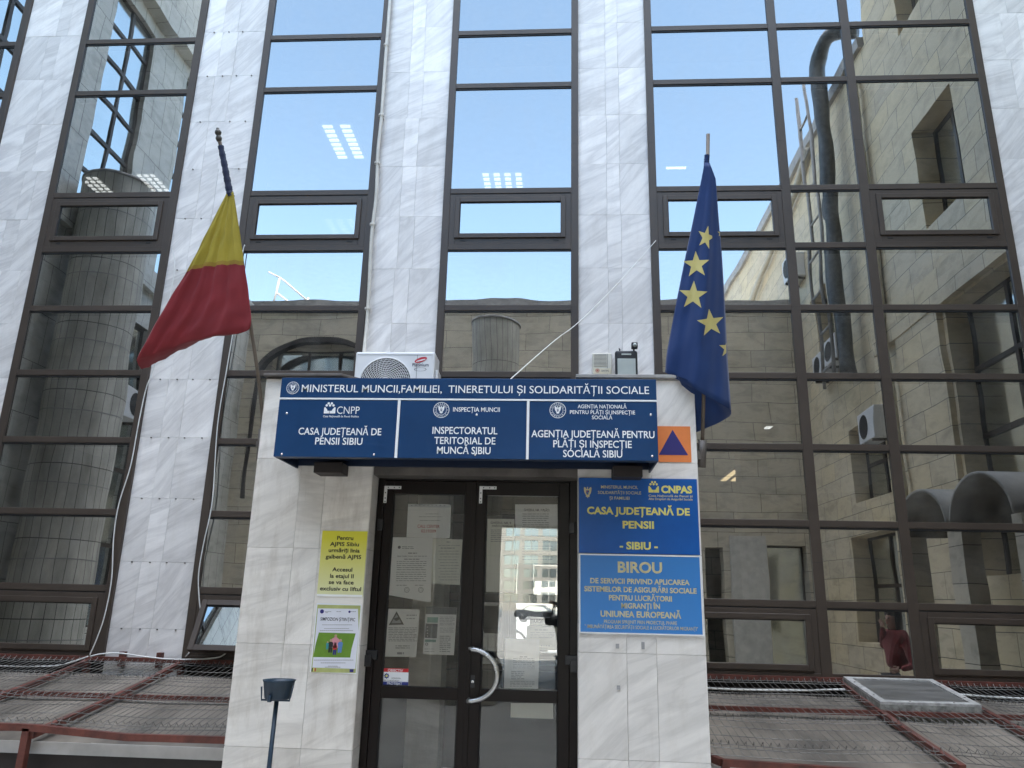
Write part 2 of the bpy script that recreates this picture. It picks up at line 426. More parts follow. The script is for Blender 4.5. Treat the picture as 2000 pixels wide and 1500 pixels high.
# ------------------------------------------------------------------ main building: piers, glazed bays, slabs
TOP = 33.5  # unseen upper height raised so the building shades the courtyard
office = empty('office_building', (0, 0, 0), 'tall office building with white marble piers and bands of mirrored brown-framed windows', 'building')


def slabs(mb, x0, x1, y, zs, cuts, mi=0, gap=.002, depth=.03, face=-1):
    """rows of marble slabs, front at y: each its own box with a hair of a joint, tilt and tone"""
    for i in range(len(zs) - 1):
        cs = [x0] + [x0 + (x1 - x0) * c for c in (cuts[i % len(cuts)])] + [x1]
        for a, b in zip(cs[:-1], cs[1:]):
            j = random.uniform(-.0012, .0012)
            mb.box(a + gap / 2, b - gap / 2, y + j, y + depth, zs[i] + gap / 2, zs[i + 1] - gap / 2, mi, random.uniform(.05, 1))


PZ = [0, .64] + [1.29 + .6515 * k for k in range(0, 13)] + [10.4, 12, 14, 16, 18, 22, TOP]
PIERS = [(-6.87, -6.10, [(.40, .62), (.52, .72), (.38, .62), (.5, .8)]), (-4.511, -3.71, [(.30, .55), (.29, .53), (.28, .54)]),
         (-2.152, -1.354, [(.37, .58), (.36, .57), (.38, .60)]), (.189, .989, [(.405, .59), (.41, .595), (.40, .60)]),
         (4.856, 6.5, [(.18, .30, .62), (.24, .40, .72), (.2, .33, .5)])]
for (x0, x1, cuts) in PIERS:
    mb = MB(); mb.box(x0, x1, .066, .6, 0, TOP, 1)
    slabs(mb, x0, x1, .04, PZ, cuts)
    if -5 < x1 < -3:
        for z in PZ[2:15]:                        # small steel pins holding the slabs, at the joints
            for q in (.16, .40, .62, .86):
                if random.random() < .85:
                    mb.box(x0 + (x1 - x0) * q - .006, x0 + (x1 - x0) * q + .006, .026, .04, z - .012, z - .001, 2)
    mb.build('pier', [MT['marble'], MT['joint'], MT['coping']], office)

ROWS = [8.32, 7.56, 6.145, 5.44, 4.71, 3.95, 3.196, 2.43, 1.665]     # transom centre lines
TH = .078
GL = .022


def bay(xs, ops, wmul=.082, opened=None):
    """one glazed bay: frame bars as the part, its panes and sashes as sub-parts. xs = vertical bar outer edges / centres"""
    fr = MB(); x0, x1 = xs[0], xs[-1]; zb = 1.0
    cols = []; left = x0 + wmul
    bars = [(x0, x0 + wmul)] + [(x - .05, x + .05) for x in xs[1:-1]] + [(x1 - wmul, x1)]
    for a, b in bars:
        fr.box(a, b, 0, .12, zb, TOP)
        for zj in (2.06, 6.75, 4.72): fr.box(a - .001, b + .001, -.0012, .12, zj, zj + .005, 1)
    for (a, b), (c, d) in zip(bars[:-1], bars[1:]): cols.append((b, c))
    levels = [zb + .03] + sorted(ROWS) + [9.08, 9.84, 10.6, 13, 16, TOP]
    for (a, b) in cols:
        for z in levels[1:-1]:
            hh = TH
            fr.box(a, b, .003, .12, z - hh / 2 + .012, z + hh / 2)
            fr.box(a, b, .012, .12, z - hh / 2 - .008, z - hh / 2 + .012, 1)       # painted shadow line under each transom
        fr.box(a, b, .003, .12, zb, zb + .05)
    win = fr.build('window', [MT['frame'], MT['frame_dark']], office, bevel=.004, seg=1)
    for ci, (a, b) in enumerate(cols):
        for i in range(len(levels) - 1):
            z0, z1 = levels[i] + TH / 2, levels[i + 1] - TH / 2
            if i == 0: z0 = zb + .05
            isop = (ci, i) in ops
            if isop:
                A, Bx, C, Dz = a + .0, b - .0, z0, z1
                op = opened == (ci, i)
                s_ = MB(); o1 = .075; o2 = .055
                # fixed casing
                s_.box(A, A + o1, .006, .09, C, Dz); s_.box(Bx - o1, Bx, .006, .09, C, Dz)
                s_.box(A + o1, Bx - o1, .006, .09, Dz - o1 * .8, Dz); s_.box(A + o1, Bx - o1, .006, .09, C, C + o1 * (1.15 if i else .4))
                if i:
                    for q in (.12, .88): s_.box(A + (Bx - A) * q - .03, A + (Bx - A) * q + .03, .002, .006, C + .035, C + .052, 1)
                s_.build('casing', [MT['frame'], MT['frame_dark']], win, bevel=.003, seg=1)
                a2, b2, c2, d2 = A + o1 - .012, Bx - o1 + .012, C + o1 * (1.15 if i else .4) - .012, Dz - o1 * .8 + .012
                s2 = MB()
                s2.box(a2, a2 + o2, -.014, .06, c2, d2); s2.box(b2 - o2, b2, -.014, .06, c2, d2)
                s2.box(a2 + o2, b2 - o2, -.014, .06, d2 - o2, d2); s2.box(a2 + o2, b2 - o2, -.014, .06, c2, c2 + o2)
                s2.box(a2 + o2, a2 + o2 + .007, .0, .06, c2 + o2, d2 - o2, 1); s2.box(a2 + o2, b2 - o2, .0, .06, d2 - o2 - .009, d2 - o2, 1)
                p = MB(); p.box(a2 + o2, b2 - o2, GL - .012, GL, c2 + o2, d2 - o2)
                if op:
                    for q in (s2, p):                 # top-hung sash swung out
                        R_ = Matrix.Rotation(rad(-24), 3, 'X'); pv = Vector((0, .0, d2))
                        q.v = [tuple(R_ @ (Vector(v) - pv) + pv) for v in q.v]
                s2.build('sash', [MT['frame'], MT['frame_dark']], win, bevel=.003, seg=1)
                p.build('pane', MT['glass_open'], win)
            else:
                ax, az = random.uniform(-.0012, .0012), random.uniform(-.0012, .0012)
                p = MB(); n = 1
                p.add([(a, GL + ax, z0), (b, GL - ax, z0), (b, GL - ax + az, z1), (a, GL + ax + az, z1)], [(0, 1, 2, 3)])
                p.build('pane', MT['glass'], win)
    return win


bay([-8.46, -6.87], {(0, 6), (0, 0)})
bay([-6.10, -4.511], {(0, 6), (0, 0)})
bay([-3.71, -2.152], {(0, 6), (0, 0)}, opened=(0, 0))
bay([-1.354, .189], {(0, 6)})
bay([.989, 2.498, 3.35, 4.856], {(0, 6), (2, 6), (0, 0), (2, 0)})
mb = MB()  # unseen block added to keep leaking sun off the rear building
mb.box(6.8, 20, .2, 10, 0, TOP); mb.build('sun_blocker', MT['inner'], office); mb = MB(); mb.box(-9, 6.5, .16, .6, 0, .98); mb.build('plinth', MT['dark_brown'], office)
mb = MB()
for z0, z1 in ((4.2, 4.6), (7.52, 7.95), (10.9, 11.3), (TOP - .3, TOP)): mb.box(-9, 6.5, .16, 10, z0, z1)
mb.build('floor_slab', MT['ceil'], office)
mb = MB(); mb.box(-9, 6.5, 10, 10.3, 0, TOP); mb.box(-9.3, -9, .1, 10, 0, TOP); mb.box(6.5, 6.8, .1, 10, 0, TOP); mb.box(-9, 6.5, .16, 10, .0, .1)
mb.build('interior_wall', MT['inner'], office)
mb = MB()
for x in (-5.3, -2.9, -.6, 3.0): mb.box(x - .2, x + .2, 4.2, 4.6, 0, TOP - .4)
mb.build('interior_column', MT['inner'], office)


def fixture(c, wx, wy, strips, mat, text):
    """recessed louvred ceiling light seen through the glass"""
    t = empty('ceiling_light', c, text, 'ceiling light', 'louvred ceiling lights inside the offices')
    x, y, z = c; b = MB(); b.box(x - wx / 2, x + wx / 2, y - wy / 2, y + wy / 2, z - .04, z); b.build('tray', MT['ceil'], t)
    l = MB(); n = max(int(wy / .10), 3)
    for i in range(strips):
        px = x - wx / 2 + wx * (i + .5) / strips
        for k in range(n):
            py = y - wy / 2 + wy * (k + .5) / n
            l.box(px - wx / strips * .27, px + wx / strips * .27, py - wy / n * .25, py + wy / n * .25, z - .055, z - .041)
    l.build('tubes', mat, t)


for (px, py, zc, wx, wy, st, mt, tx) in [
        (672, 272, 7.51, .46, .8, 2, 'tube', 'twin-tube light behind the big pane beside the ivory conduit'),
        (676, 448, 7.51, .55, .9, 3, 'tube', 'louvred light seen through the small sash beside the ivory conduit'),
        (983, 353, 7.51, .62, .6, 4, 'tube', 'square louvred light behind the big central pane'),
        (190, 357, 7.51, .30, .5, 3, 'tube', 'louvred light behind the pane left of the tricolour flag'),
        (300, 352, 7.51, .30, .5, 3, 'tube', 'louvred light behind the pane nearest the tricolour flag finial'),
        (1320, 322, 7.51, .5, .05, 1, 'tube', 'thin light strip behind the pane beside the star flag top'),
        (1445, 925, 4.19, .6, 1.3, 3, 'warm', 'warm louvred light behind glass above the blue plates'),
        (1405, 985, 4.19, .6, 1.3, 3, 'warm', 'warm louvred light low behind glass beside the upper blue plate'),
        (1500, 829, 4.19, .16, .16, 1, 'tube', 'small bright spot light behind glass beside the star flag tip'),
        (1548, 866, 4.19, .14, .14, 1, 'tube', 'tiny spot light behind glass just above a transom')]:
    d = at(px, py, 1.0) - CAM; k = (zc - CAM.z) / d.z; q = CAM + d * k
    fixture((q.x, q.y, zc), wx, wy, st, MT[mt], tx)

# ------------------------------------------------------------------ entrance porch
porch = empty('entrance_porch', (-.6, -1.2, 0), 'projecting marble-clad entrance porch with brown double doors', 'porch')
PF = -2.4
for (x0, x1, cut, mk) in ((-2.195, -1.345, (.385, .60), 'marble_porch'), (.128, .957, (.382, .618), 'marble_porch2')):
    mb = MB(); mb.box(x0 + .004, x1 - .004, PF + .031, -.0, 0, 3.19, 1)
    slabs(mb, x0, x1, PF, [0, .022, .665, 1.31, 1.95, 2.585, 3.188], [cut, cut, cut])
    # reveal slabs beside the door
    xr = x1 if x0 < -1 else x0; sgn = 1 if x0 < -1 else -1
    zz = [0, .665, 1.31, 1.95, 2.585, 3.188]
    for a, b in zip(zz[:-1], zz[1:]):
        mb.box(min(xr, xr + sgn * .004), max(xr, xr + sgn * .004), PF + .002, -2.21, a + .002, b - .002, 0, random.random())
    xs = x0 if x0 < -1 else x1
    for a, b in zip(zz[:-1], zz[1:]):                     # outer flank
        for (ya, yb) in ((PF + .002, -1.6), (-1.597, -.8), (-.797, -.01)):
            mb.box(min(xs, xs - sgn * .005), max(xs, xs - sgn * .005), ya, yb, a + .002, b - .002, 0, random.random())
    if x0 > 0:                                            # grey tape scraps left on the slabs
        for (px, py, wd, ht) in ((1206, 1262, .022, .03), (1256, 1261, .02, .045), (1208, 1343, .022, .026)):
            p = at(px, py, 5.395); mb.box(p.x - wd / 2, p.x + wd / 2, p.y - .002, p.y + .004, p.z - ht / 2, p.z + ht / 2, 2)
    mb.build('pillar', [MT[mk], MT['joint'], MT['ink_soft']], porch)
mb = MB(); mb.box(-2.195, .957, PF + .03, -.001, 3.19, 3.2); mb.box(-1.345, .128, PF + .03, -2.2, 2.48, 3.188); mb.build('roof', MT['coping'], porch)
mb = MB(); mb.box(-2.215, -1.62, PF - .035, PF + .3, 3.2, 3.222); mb.add([(-1.62, PF - .035, 3.2), (-1.50, PF + .1, 3.2), (-1.50, PF + .3, 3.2), (-1.62, PF + .3, 3.2), (-1.62, PF - .035, 3.222), (-1.50, PF + .1, 3.222), (-1.5, PF + .3, 3.222), (-1.62, PF + .3, 3.222)], [(0, 1, 5, 4), (4, 5, 6, 7), (0, 3, 2, 1), (1, 2, 6, 5)])
mb.build('coping', MT['coping'], porch, bevel=.004)
mb = MB(); mb.box(.11, .985, PF - .03, PF + .35, 3.2, 3.226); mb.build('coping', MT['coping2'], porch, bevel=.004)
mb = MB(); mb.box(.15, .95, PF + .0, PF + .03, 3.188, 3.2); mb.build('edge_strip', MT['coping2'], porch)
# door frame
DY = -2.2
mb = MB()
mb.box(-1.342, -1.292, DY, -2.1, .1, 2.5); mb.box(.07, .126, DY, -2.1, .1, 2.5); mb.box(-1.292, .07, DY, -2.1, 2.47, 2.5)
mb.box(-1.342, .126, DY + .005, -2.1, 2.5, 3.0); mb.box(-1.345, .128, DY - .25, -1.9, 0, .1)
mb.build('door_frame', MT['door'], porch, bevel=.004)


def leaf(x0, x1, gx0, gx1):
    f = MB()
    f.box(x0, gx0, DY + .005, DY + .06, .11, 2.465); f.box(gx1, x1, DY + .005, DY + .06, .11, 2.465)
    for z0, z1 in ((2.368, 2.465), (.965, 1.044), (.11, .30)): f.box(gx0, gx1, DY + .005, DY + .06, z0, z1)
    for xx, s_ in ((gx0, 1), (gx1, -1)):
        for z0, z1 in ((1.044, 2.368), (.30, .965)): f.box(min(xx, xx + s_ * .008), max(xx, xx + s_ * .008), DY + .012, DY + .05, z0, z1, 1)
    d = f.build('door', [MT['door'], MT['frame_dark']], porch, bevel=.003)
    for z0, z1 in ((1.044, 2.368), (.30, .965)):
        p = MB(); p.add([(gx0 + .008, DY + .03, z0), (gx1 - .008, DY + .03, z0), (gx1 - .008, DY + .03, z1), (gx0 + .008, DY + .03, z1)], [(0, 1, 2, 3)])
        p.build('pane', MT['glass_door'], d)
    return d


def angle_bracket(parent, x, z):
    b = MB(); y = DY + .002
    b.box(x, x + .125, y - .003, y + .003, z - .022, z); b.box(x, x + .022, y - .003, y + .003, z - .125, z - .022)
    for q in (.03, .075, .112): b.disc(x + q, z - .011, y - .0035, .005, 8, 1)
    for q in (.05, .09, .115): b.disc(x + .011, z - q, y - .0035, .005, 8, 1)
    b.build('corner_bracket', [MT['white_paint'], MT['ink']], parent)


dl = leaf(-1.29, -.632, -1.226, -.692)
dr = leaf(-.624, .068, -.540, -.008)
mb = MB(); mb.box(-.645, -.61, DY - .006, DY + .004, .11, 2.465); mb.build('meeting_stile', MT['door'], dl, bevel=.002)
angle_bracket(dl, -1.296, 2.425); angle_bracket(dr, -.590, 2.432)
# half-ring pull handle
hc = Vector((-.605, DY - .10, 1.140)); pts = [hc + Vector((.19 * sin(a), -.012 * sin(a), .165 * cos(a))) for a in [pi * k / 28 for k in range(29)]]
pts = [Vector((-.605, DY + .006, 1.305))] + pts + [Vector((-.605, DY + .006, .975))]
mb = MB(); mb.tube(pts, .0165, 14); mb.build('handle', MT['steel'], dr)
mb = MB(); mb.lathe((-.592, DY + .006, 1.088), [(.0, .010), (.010, .010), (.012, .003)], 14, 1, 'y'); mb.box(-.606, -.578, DY - .001, DY + .005, 1.05, 1.13, 0); mb.box(-.594, -.590, DY - .008, DY - .006, 1.075, 1.088, 0)
mb.build('lock', [MT['black_plastic'], MT['steel']], dr, bevel=.002)
for (x, d_) in ((-1.305, dl), (.085, dr)):
    s_ = 1 if x > -.5 else -1
    mb = MB(); mb.box(x - .045, x + .045, DY - .03, DY + .004, 1.215, 1.275); mb.box(x + s_ * .02 - .03, x + s_ * .02 + .03, DY - .05, DY - .031, 1.17, 1.245); mb.build('hinge', MT['black_plastic'], d_, bevel=.004)
    mb = MB(); mb.box(x - .02, x + .02, DY - .02, DY + .004, 2.10, 2.18); mb.build('hinge', MT['black_plastic'], d_, bevel=.004)
# vestibule behind the doors
mb = MB()
mb.box(-1.34, .12, -2.05, 3.0, .0, .102, 0); mb.box(-1.40, -1.345, -2.05, 3.0, .1, 3.0, 2); mb.box(.127, .18, -2.05, 3.0, .1, 3.0, 2)
mb.box(-1.34, .12, -2.05, 3.0, 2.75, 2.8, 2); mb.box(-1.34, .12, 3.0, 3.05, .1, 2.75, 2)
mb.box(-1.28, -1.0, -.9, -.6, .1, 2.75, 1); mb.box(-.9, -.55, 1.2, 1.3, .1, 2.1, 2)
mb.build('vestibule', [MT['tile'], MT['marble_porch'], MT['inner_dark']], porch)

# ------------------------------------------------------------------ emblems
EAGLE = [(0, .62), (.10, .92), (.02, 1.0), (-.16, .95), (-.12, .82), (-.10, .68), (-.22, .58), (-.40, .86), (-.62, .98), (-.74, .80), (-.72, .45), (-.66, .10),
         (-.56, -.14), (-.44, -.32), (-.32, -.40), (-.38, -.62), (-.24, -.80), (-.10, -.74), (0, -1.0), (.10, -.74), (.24, -.80), (.38, -.62), (.32, -.40), (.44, -.32),
         (.56, -.14), (.66, .10), (.72, .45), (.74, .80), (.62, .98), (.40, .86), (.22, .58), (.10, .68)]
SHIELD = [(-.24, .34), (.24, .34), (.24, -.10), (.12, -.30), (0, -.38), (-.12, -.30), (-.24, -.10)]


def seal(parent, cx, cz, y, r, fg, bgm):
    b = MB()
    b.ring(cx, cz, y, r, r * .93, 40); b.ring(cx, cz, y, r * .66, r * .62, 32)
    for txt, top in (('GUVERNUL', True), ('ROMÂNIEI', False)):
        n = len(txt)
        for i, ch in enumerate(txt):
            a = rad(90 + (n / 2 - .5 - i) * 19) if top else rad(270 - (n / 2 - .5 - i) * 19)
            rr = r * (.71 if top else .87)
            b.text(ch, cx + rr * cos(a), cz + rr * sin(a), y, r * .17, None, .01, 0, 'C', 0, a - pi / 2 if top else a + pi / 2)
    for a in (0, pi): b.disc(cx + r * .79 * cos(a), cz, y, r * .045, 8)
    b.poly([(cx + p[0] * r * .52, cz + p[1] * r * .52) for p in EAGLE], y)
    b.poly([(cx + p[0] * r * .50, cz + p[1] * r * .52) for p in SHIELD], y - .0006, 0, 1)
    for sx in (-.11, .11):
        for sz in (.2, -.02): b.disc(cx + sx * r * .5, cz + sz * r * .5, y - .0012, r * .04, 8)
    return b.build('emblem', [fg, bgm], parent)


def dotlogo(parent, x, z, w_, h_, y, fg, bgm):
    """crowd of dots over two open blocks"""
    b = MB(); hh = h_ * .55
    b.poly([(x, z), (x, z + hh), (x + w_ * .10, z + hh * 1.05), (x + w_ * .36, z + hh * .5), (x + w_ * .49, z + hh * .42), (x + w_ * .49, z)], y)
    b.poly([(x + w_ * .52, z), (x + w_ * .52, z + hh * .42), (x + w_ * .64, z + hh * .5), (x + w_ * .9, z + hh * 1.05), (x + w_, z + hh), (x + w_, z)], y)
    r = w_ * .105
    for j, row in enumerate(([.36, .64], [.2, .5, .8])):
        for q in row: b.disc(x + w_ * q, z + h_ * (.93 - j * .19), y - .0005, r, 14)
    for j, row in enumerate(([.26, .5, .74], [.38, .62])):
        for q in row: b.disc(x + w_ * q, z + h_ * (.53 - j * .19), y - .001, r * .98, 14, 1)
    return b.build('logo', [fg, bgm], parent)


def lines(parent, mat, items, y, bold=.0, name='lettering'):
    for it in items:
        (txt, x0, x1, z, cap) = it[:5]
        b = MB(); b.text(txt, (x0 + x1) / 2, z, y, cap, x1 - x0, it[5] if len(it) > 5 else bold)
        b.build(name, mat, parent)


# ------------------------------------------------------------------ canopy sign over the door
SY = -2.87
sg = empty('entrance_signboard', (-.635, SY, 2.5), 'long navy blue signboard with white lettering over the entrance doors', 'sign')
SX0, SX1, SZ0, SZ1 = -1.902, .631, 2.512, 3.058
mb = MB()
mb.box(SX0, SX0 + .012, SY + .012, PF - .001, SZ0, SZ1); mb.box(SX1 - .012, SX1, SY + .012, PF - .001, SZ0, SZ1); mb.box(SX0 + .012, SX1 - .012, SY + .012, PF - .001, SZ1 - .012, SZ1)
mb.box(SX0 + .012, SX1 - .012, SY + .45, PF - .001, SZ0 + .02, SZ1 - .012)
mb.box(SX0 + .012, SX1 - .012, SY + .012, SY + .07, SZ0, SZ0 + .03)
mb.build('casing', MT['navy_side'], sg)
for xa, xb in ((-1.72, -1.52), (.36, .56)):
    mb = MB(); mb.box(xa, xb, SY + .30, PF - .002, SZ0 - .055, SZ0 + .02); mb.build('support_bracket', MT['dark_brown'], sg, bevel=.003)
mb = MB(); mb.box(SX0, SX1, SY, SY + .011, 2.917, SZ1); mb.build('header_panel', MT['navy'], sg, bevel=.002)
DIV = [(-1.087, -1.072), (-.222, -.206)]
PX = [(SX0, -1.089), (-1.070, -.224), (-.204, SX1)]
for a, b in PX:
    mb = MB(); mb.box(a, b, SY, SY + .011, SZ0, 2.903); mb.build('panel', MT['navy'], sg, bevel=.002)
mb = MB(); mb.box(SX0, SX1, SY - .003, SY + .010, 2.905, 2.916); mb.build('divider', MT['white'], sg)
for a in (-1.0795, -.214):
    mb = MB(); mb.box(a - .0085, a + .0085, SY - .003, SY + .010, SZ0, 2.904); mb.build('divider', MT['white'], sg)
TY = SY - .0012
lines(sg, MT['white'], [('MINISTERUL MUNCII,FAMILIEI,  TINERETULUI ȘI SOLIDARITĂȚII SOCIALE', -1.756, .583, 2.957, .052)], TY, .004)
lines(sg, MT['white'], [('CASA JUDEȚEANĂ DE', -1.748, -1.187, 2.662, .047), ('PENSII SIBIU', -1.628, -1.309, 2.596, .047),
                        ('INSPECTORATUL', -.845, -.414, 2.676, .047), ('TERITORIAL DE', -.83, -.425, 2.608, .047), ('MUNCĂ SIBIU', -.808, -.455, 2.543, .047),
                        ('AGENȚIA JUDEȚEANĂ PENTRU', -.190, .610, 2.660, .047), ('PLĂȚI ȘI INSPECȚIE', -.046, .462, 2.594, .047), ('SOCIALĂ SIBIU', .018, .400, 2.530, .047)], TY, .012)
lines(sg, MT['white'], [('INSPECȚIA MUNCII', -.714, -.402, 2.828, .030), ('AGENȚIA NAȚIONALĂ', .113, .433, 2.857, .025),
                        ('PENTRU PLĂȚI ȘI INSPECȚIE', .062, .488, 2.818, .025), ('SOCIALĂ', .206, .339, 2.783, .025)], TY, .010)
lines(sg, MT['white'], [('CNPP', -1.499, -1.345, 2.806, .052, -.004), ('Casa Națională de Pensii Publice', -1.591, -1.347, 2.782, .0135)], TY, .01)
dotlogo(sg, -1.588, 2.808, .078, .075, TY, MT['white'], MT['navy'])
seal(sg, -1.818, 2.985, TY, .044, MT['white'], MT['navy'])
seal(sg, -.793, 2.838, TY, .054, MT['white'], MT['navy'])
seal(sg, -.018, 2.842, TY, .054, MT['white'], MT['navy'])
for (px, py) in ((560, 807), (550, 887), (730, 888), (931, 810), (928, 888), (1271, 810), (1274, 891)):
    p = at(px, py, 4.93); mb = MB(); mb.lathe((p.x, SY, p.z), [(0, .004), (.006, .003), (.008, 0)], 10, 0, 'y'); mb.build('screw', MT['steel'], sg)

# ------------------------------------------------------------------ wall plates on the porch
def plate(name, x0, x1, z0, z1, mat, text, cat='sign', t=.012, y=PF, border=None, group=None, tilt=0.0):
    e = empty(name, ((x0 + x1) / 2, y - t, z1), text, cat, group)
    b = MB(); b.box(x0, x1, y - t, y - .0005, z0, z1); b.build('plate', mat, e, bevel=.0015)
    if border:
        f = MB(); q = .009; yy = y - t - .002
        f.box(x0, x1, yy, y - t + .001, z1 - q, z1); f.box(x0, x1, yy, y - t + .001, z0, z0 + q)
        f.box(x0, x0 + q, yy, y - t + .001, z0 + q, z1 - q); f.box(x1 - q, x1, yy, y - t + .001, z0 + q, z1 - q)
        f.build('border', border, e)
    return e


s1 = plate('wall_sign', .131, .949, 1.953, 2.470, MT['plate_blue'], 'deep blue wall plate with yellow pension office lettering and small eagle crest', t=.015)
y1 = PF - .0165


def fx(px):     # plate pixel to metres (inside a crop of the photograph, 1243 px wide over 290)
    return px
def pl(px, py): p = at(1110 + px * 290 / 1243, 910 + py * 350 / 1500, 5.383); return p.x, p.z


def pline(parent, mat, txt, xa, ya, xb, yb, cappx, bold=.02, y=y1):
    (x0, z0), (x1, z1) = pl(xa, ya), pl(xb, yb)
    zz = (z0 + z1) / 2; cap = cappx * 290 / 1243 / 283.0
    b = MB(); b.text(txt, (x0 + x1) / 2, zz, y, cap, x1 - x0, bold); b.build('lettering', mat, parent)


SYL, SGL = MT['sign_yellow'], MT['sign_gold']
pline(s1, SGL, 'MINISTERUL MUNCII,', 274, 187, 582, 192, 25, .01); pline(s1, SGL, 'SOLIDARITĂȚII SOCIALE', 248, 232, 610, 240, 25, .01); pline(s1, SGL, 'ȘI FAMILIEI', 345, 280, 512, 283, 25, .01)
pline(s1, SYL, 'CNPAS', 778, 222, 1038, 229, 58, .045); pline(s1, SGL, 'Casa Națională de Pensii și', 672, 256, 1040, 264, 18, .015); pline(s1, SGL, 'Alte Drepturi de Asigurări Sociale', 672, 282, 1042, 291, 18, .015)
pline(s1, SYL, 'CASA JUDEȚEANĂ DE', 157, 396, 1018, 418, 58, .035); pline(s1, SYL, 'PENSII', 455, 519, 718, 525, 58, .035); pline(s1, SYL, '- SIBIU -', 430, 695, 750, 700, 58, .035)
(lx, lz), (lx2, lz2) = pl(672, 222), pl(757, 130); dotlogo(s1, lx, lz, lx2 - lx, lz2 - lz, y1, SYL, MT['plate_blue'])
(cx_, cz_) = pl(162, 222)
mb = MB(); mb.poly([(cx_ + p[0] * .036, cz_ + p[1] * .040 - .001) for p in EAGLE], y1, 0, 0); mb.poly([(cx_ + p[0] * .042, cz_ + p[1] * .044) for p in SHIELD], y1 - .0006, 0, 1); mb.disc(cx_ - .003, cz_ + .006, y1 - .001, .004, 8, 2); mb.disc(cx_ + .004, cz_ - .004, y1 - .001, .004, 8, 0)
mb.build('crest', [MT['sign_gold'], MT['plate_blue'], MT['red_ink']], s1)
s2 = plate('wall_sign', .131, .952, 1.430, 1.948, MT['plate_blue2'], 'lighter blue white-edged plate headed BIROU with faded gold lettering', t=.017, border=MT['white_paint'])
y2 = PF - .0185
pline(s2, SGL, 'BIROU', 414, 889, 786, 897, 84, .03, y2)
for (txt, a, b_, c, d_, cp) in [('DE SERVICII PRIVIND APLICAREA', 184, 975, 1016, 1002, 40), ('SISTEMELOR DE ASIGURĂRI SOCIALE', 133, 1043, 1075, 1073, 40), ('PENTRU LUCRĂTORII', 340, 1120, 868, 1137, 40),
                            ('MIGRANȚI ÎN', 443, 1189, 768, 1199, 40), ('UNIUNEA EUROPEANĂ', 270, 1256, 945, 1281, 46)]:
    pline(s2, SGL, txt, a, b_, c, d_, cp, .03, y2)
pline(s2, SGL, 'PROGRAM SPRIJINIT PRIN PROIECTUL PHARE', 298, 1312, 910, 1335, 27, .005, y2); pline(s2, SGL, '" IMBUNĂTĂȚIREA SECURITĂȚII SOCIALE A LUCRĂTORILOR MIGRANȚI"', 138, 1353, 1085, 1382, 27, .005, y2)

s3 = plate('civil_defence_sign', .690, .920, 2.590, 2.848, MT['orange'], 'square orange plate with a dark blue triangle on the porch pillar', t=.006)
mb = MB(); mb.poly([(.693, 2.640), (.898, 2.640), (.7955, 2.822)], PF - .0075); mb.build('triangle', MT['tri_blue'], s3)

s4 = plate('wall_sign', -1.668, -1.346, 1.628, 2.073, vgrad('yellow_fade', (.72, .72, .42), (.70, .64, .045), -.44, -.05), 'yellow rectangular notice plate with bold black directions to the lift', t=.006)
def qline(parent, mat, txt, xa, ya, xb, yb, cappx, bold, y):
    a, b_ = at(580 + xa * 160 / 706, 1000 + ya * 340 / 1500, 5.393), at(580 + xb * 160 / 706, 1000 + yb * 340 / 1500, 5.393)
    b = MB(); b.text(txt, (a.x + b_.x) / 2, (a.z + b_.z) / 2, y, cappx * .2266 / 283, b_.x - a.x, bold); b.build('lettering', mat, parent)
for (txt, a, b_, c, d_) in [('Pentru', 345, 240, 485, 240), ('AJPIS Sibiu', 284, 293, 534, 293), ('urmăriți linia', 272, 347, 540, 347), ('galbenă AJPIS', 246, 402, 553, 402),
                            ('Accesul', 303, 512, 476, 512), ('la etajul II', 284, 568, 488, 568), ('se va face', 273, 622, 488, 622), ('exclusiv cu liftul', 197, 678, 552, 678)]:
    qline(s4, MT['black'], txt, a, b_, c, d_, 33, .022, PF - .0072)
mb = MB(); mb.box(-1.668, -1.35, PF - .0066, PF - .006, 1.628, 1.642); mb.build('torn_edge', MT['paper'], s4)

s5 = empty('poster', (-1.508, PF - .004, 1.58), 'white and green symposium poster taped below the yellow plate', 'poster')
mb = MB(); mb.add([(-1.670, PF - .003, 1.136), (-1.353, PF - .003, 1.132), (-1.350, PF - .003, 1.577), (-1.664, PF - .003, 1.583), (-1.670, PF - .001, 1.136), (-1.353, PF - .001, 1.132), (-1.350, PF - .001, 1.577), (-1.664, PF - .001, 1.583)], [(0, 1, 2, 3), (0, 4, 5, 1), (1, 5, 6, 2), (2, 6, 7, 3), (3, 7, 4, 0)])
mb.build('sheet', MT['white'], s5)
def pp(px, py): p = at(580 + px * 160 / 706, 1000 + py * 340 / 1500, 5.394); return p.x, p.z
yy = PF - .0036
olive = plain('poster_olive', (.42, .45, .16), .5, 0, .3, 8); green = plain('poster_green', (.13, .26, .02), .5, 0, .2, 9); lilac = plain('poster_white', (.70, .71, .78), .5, 0, .04)
mb = MB(); mb.poly([pp(120, 1380), pp(505, 1388), pp(548, 806), pp(176, 798)], yy)
mb.poly([pp(132, 1340), pp(502, 1352), pp(532, 1030), pp(525, 835), pp(180, 830), pp(160, 1040)], yy - .0004, 0, 1)
mb.poly([pp(138, 1250), pp(458, 1255), pp(470, 1180), pp(506, 1046), pp(188, 1038), pp(160, 1140)], yy - .0008, 0, 2); mb.build('print', [olive, lilac, green], s5)
mb = MB(); mb.text('SIMPOZION ȘTIINȚIFIC', sum(pp(350, 940)[0:1]), pp(350, 938)[1], yy - .001, .021, pp(500, 940)[0] - pp(200, 940)[0], .012); mb.build('lettering', MT['black'], s5)
mb = MB()
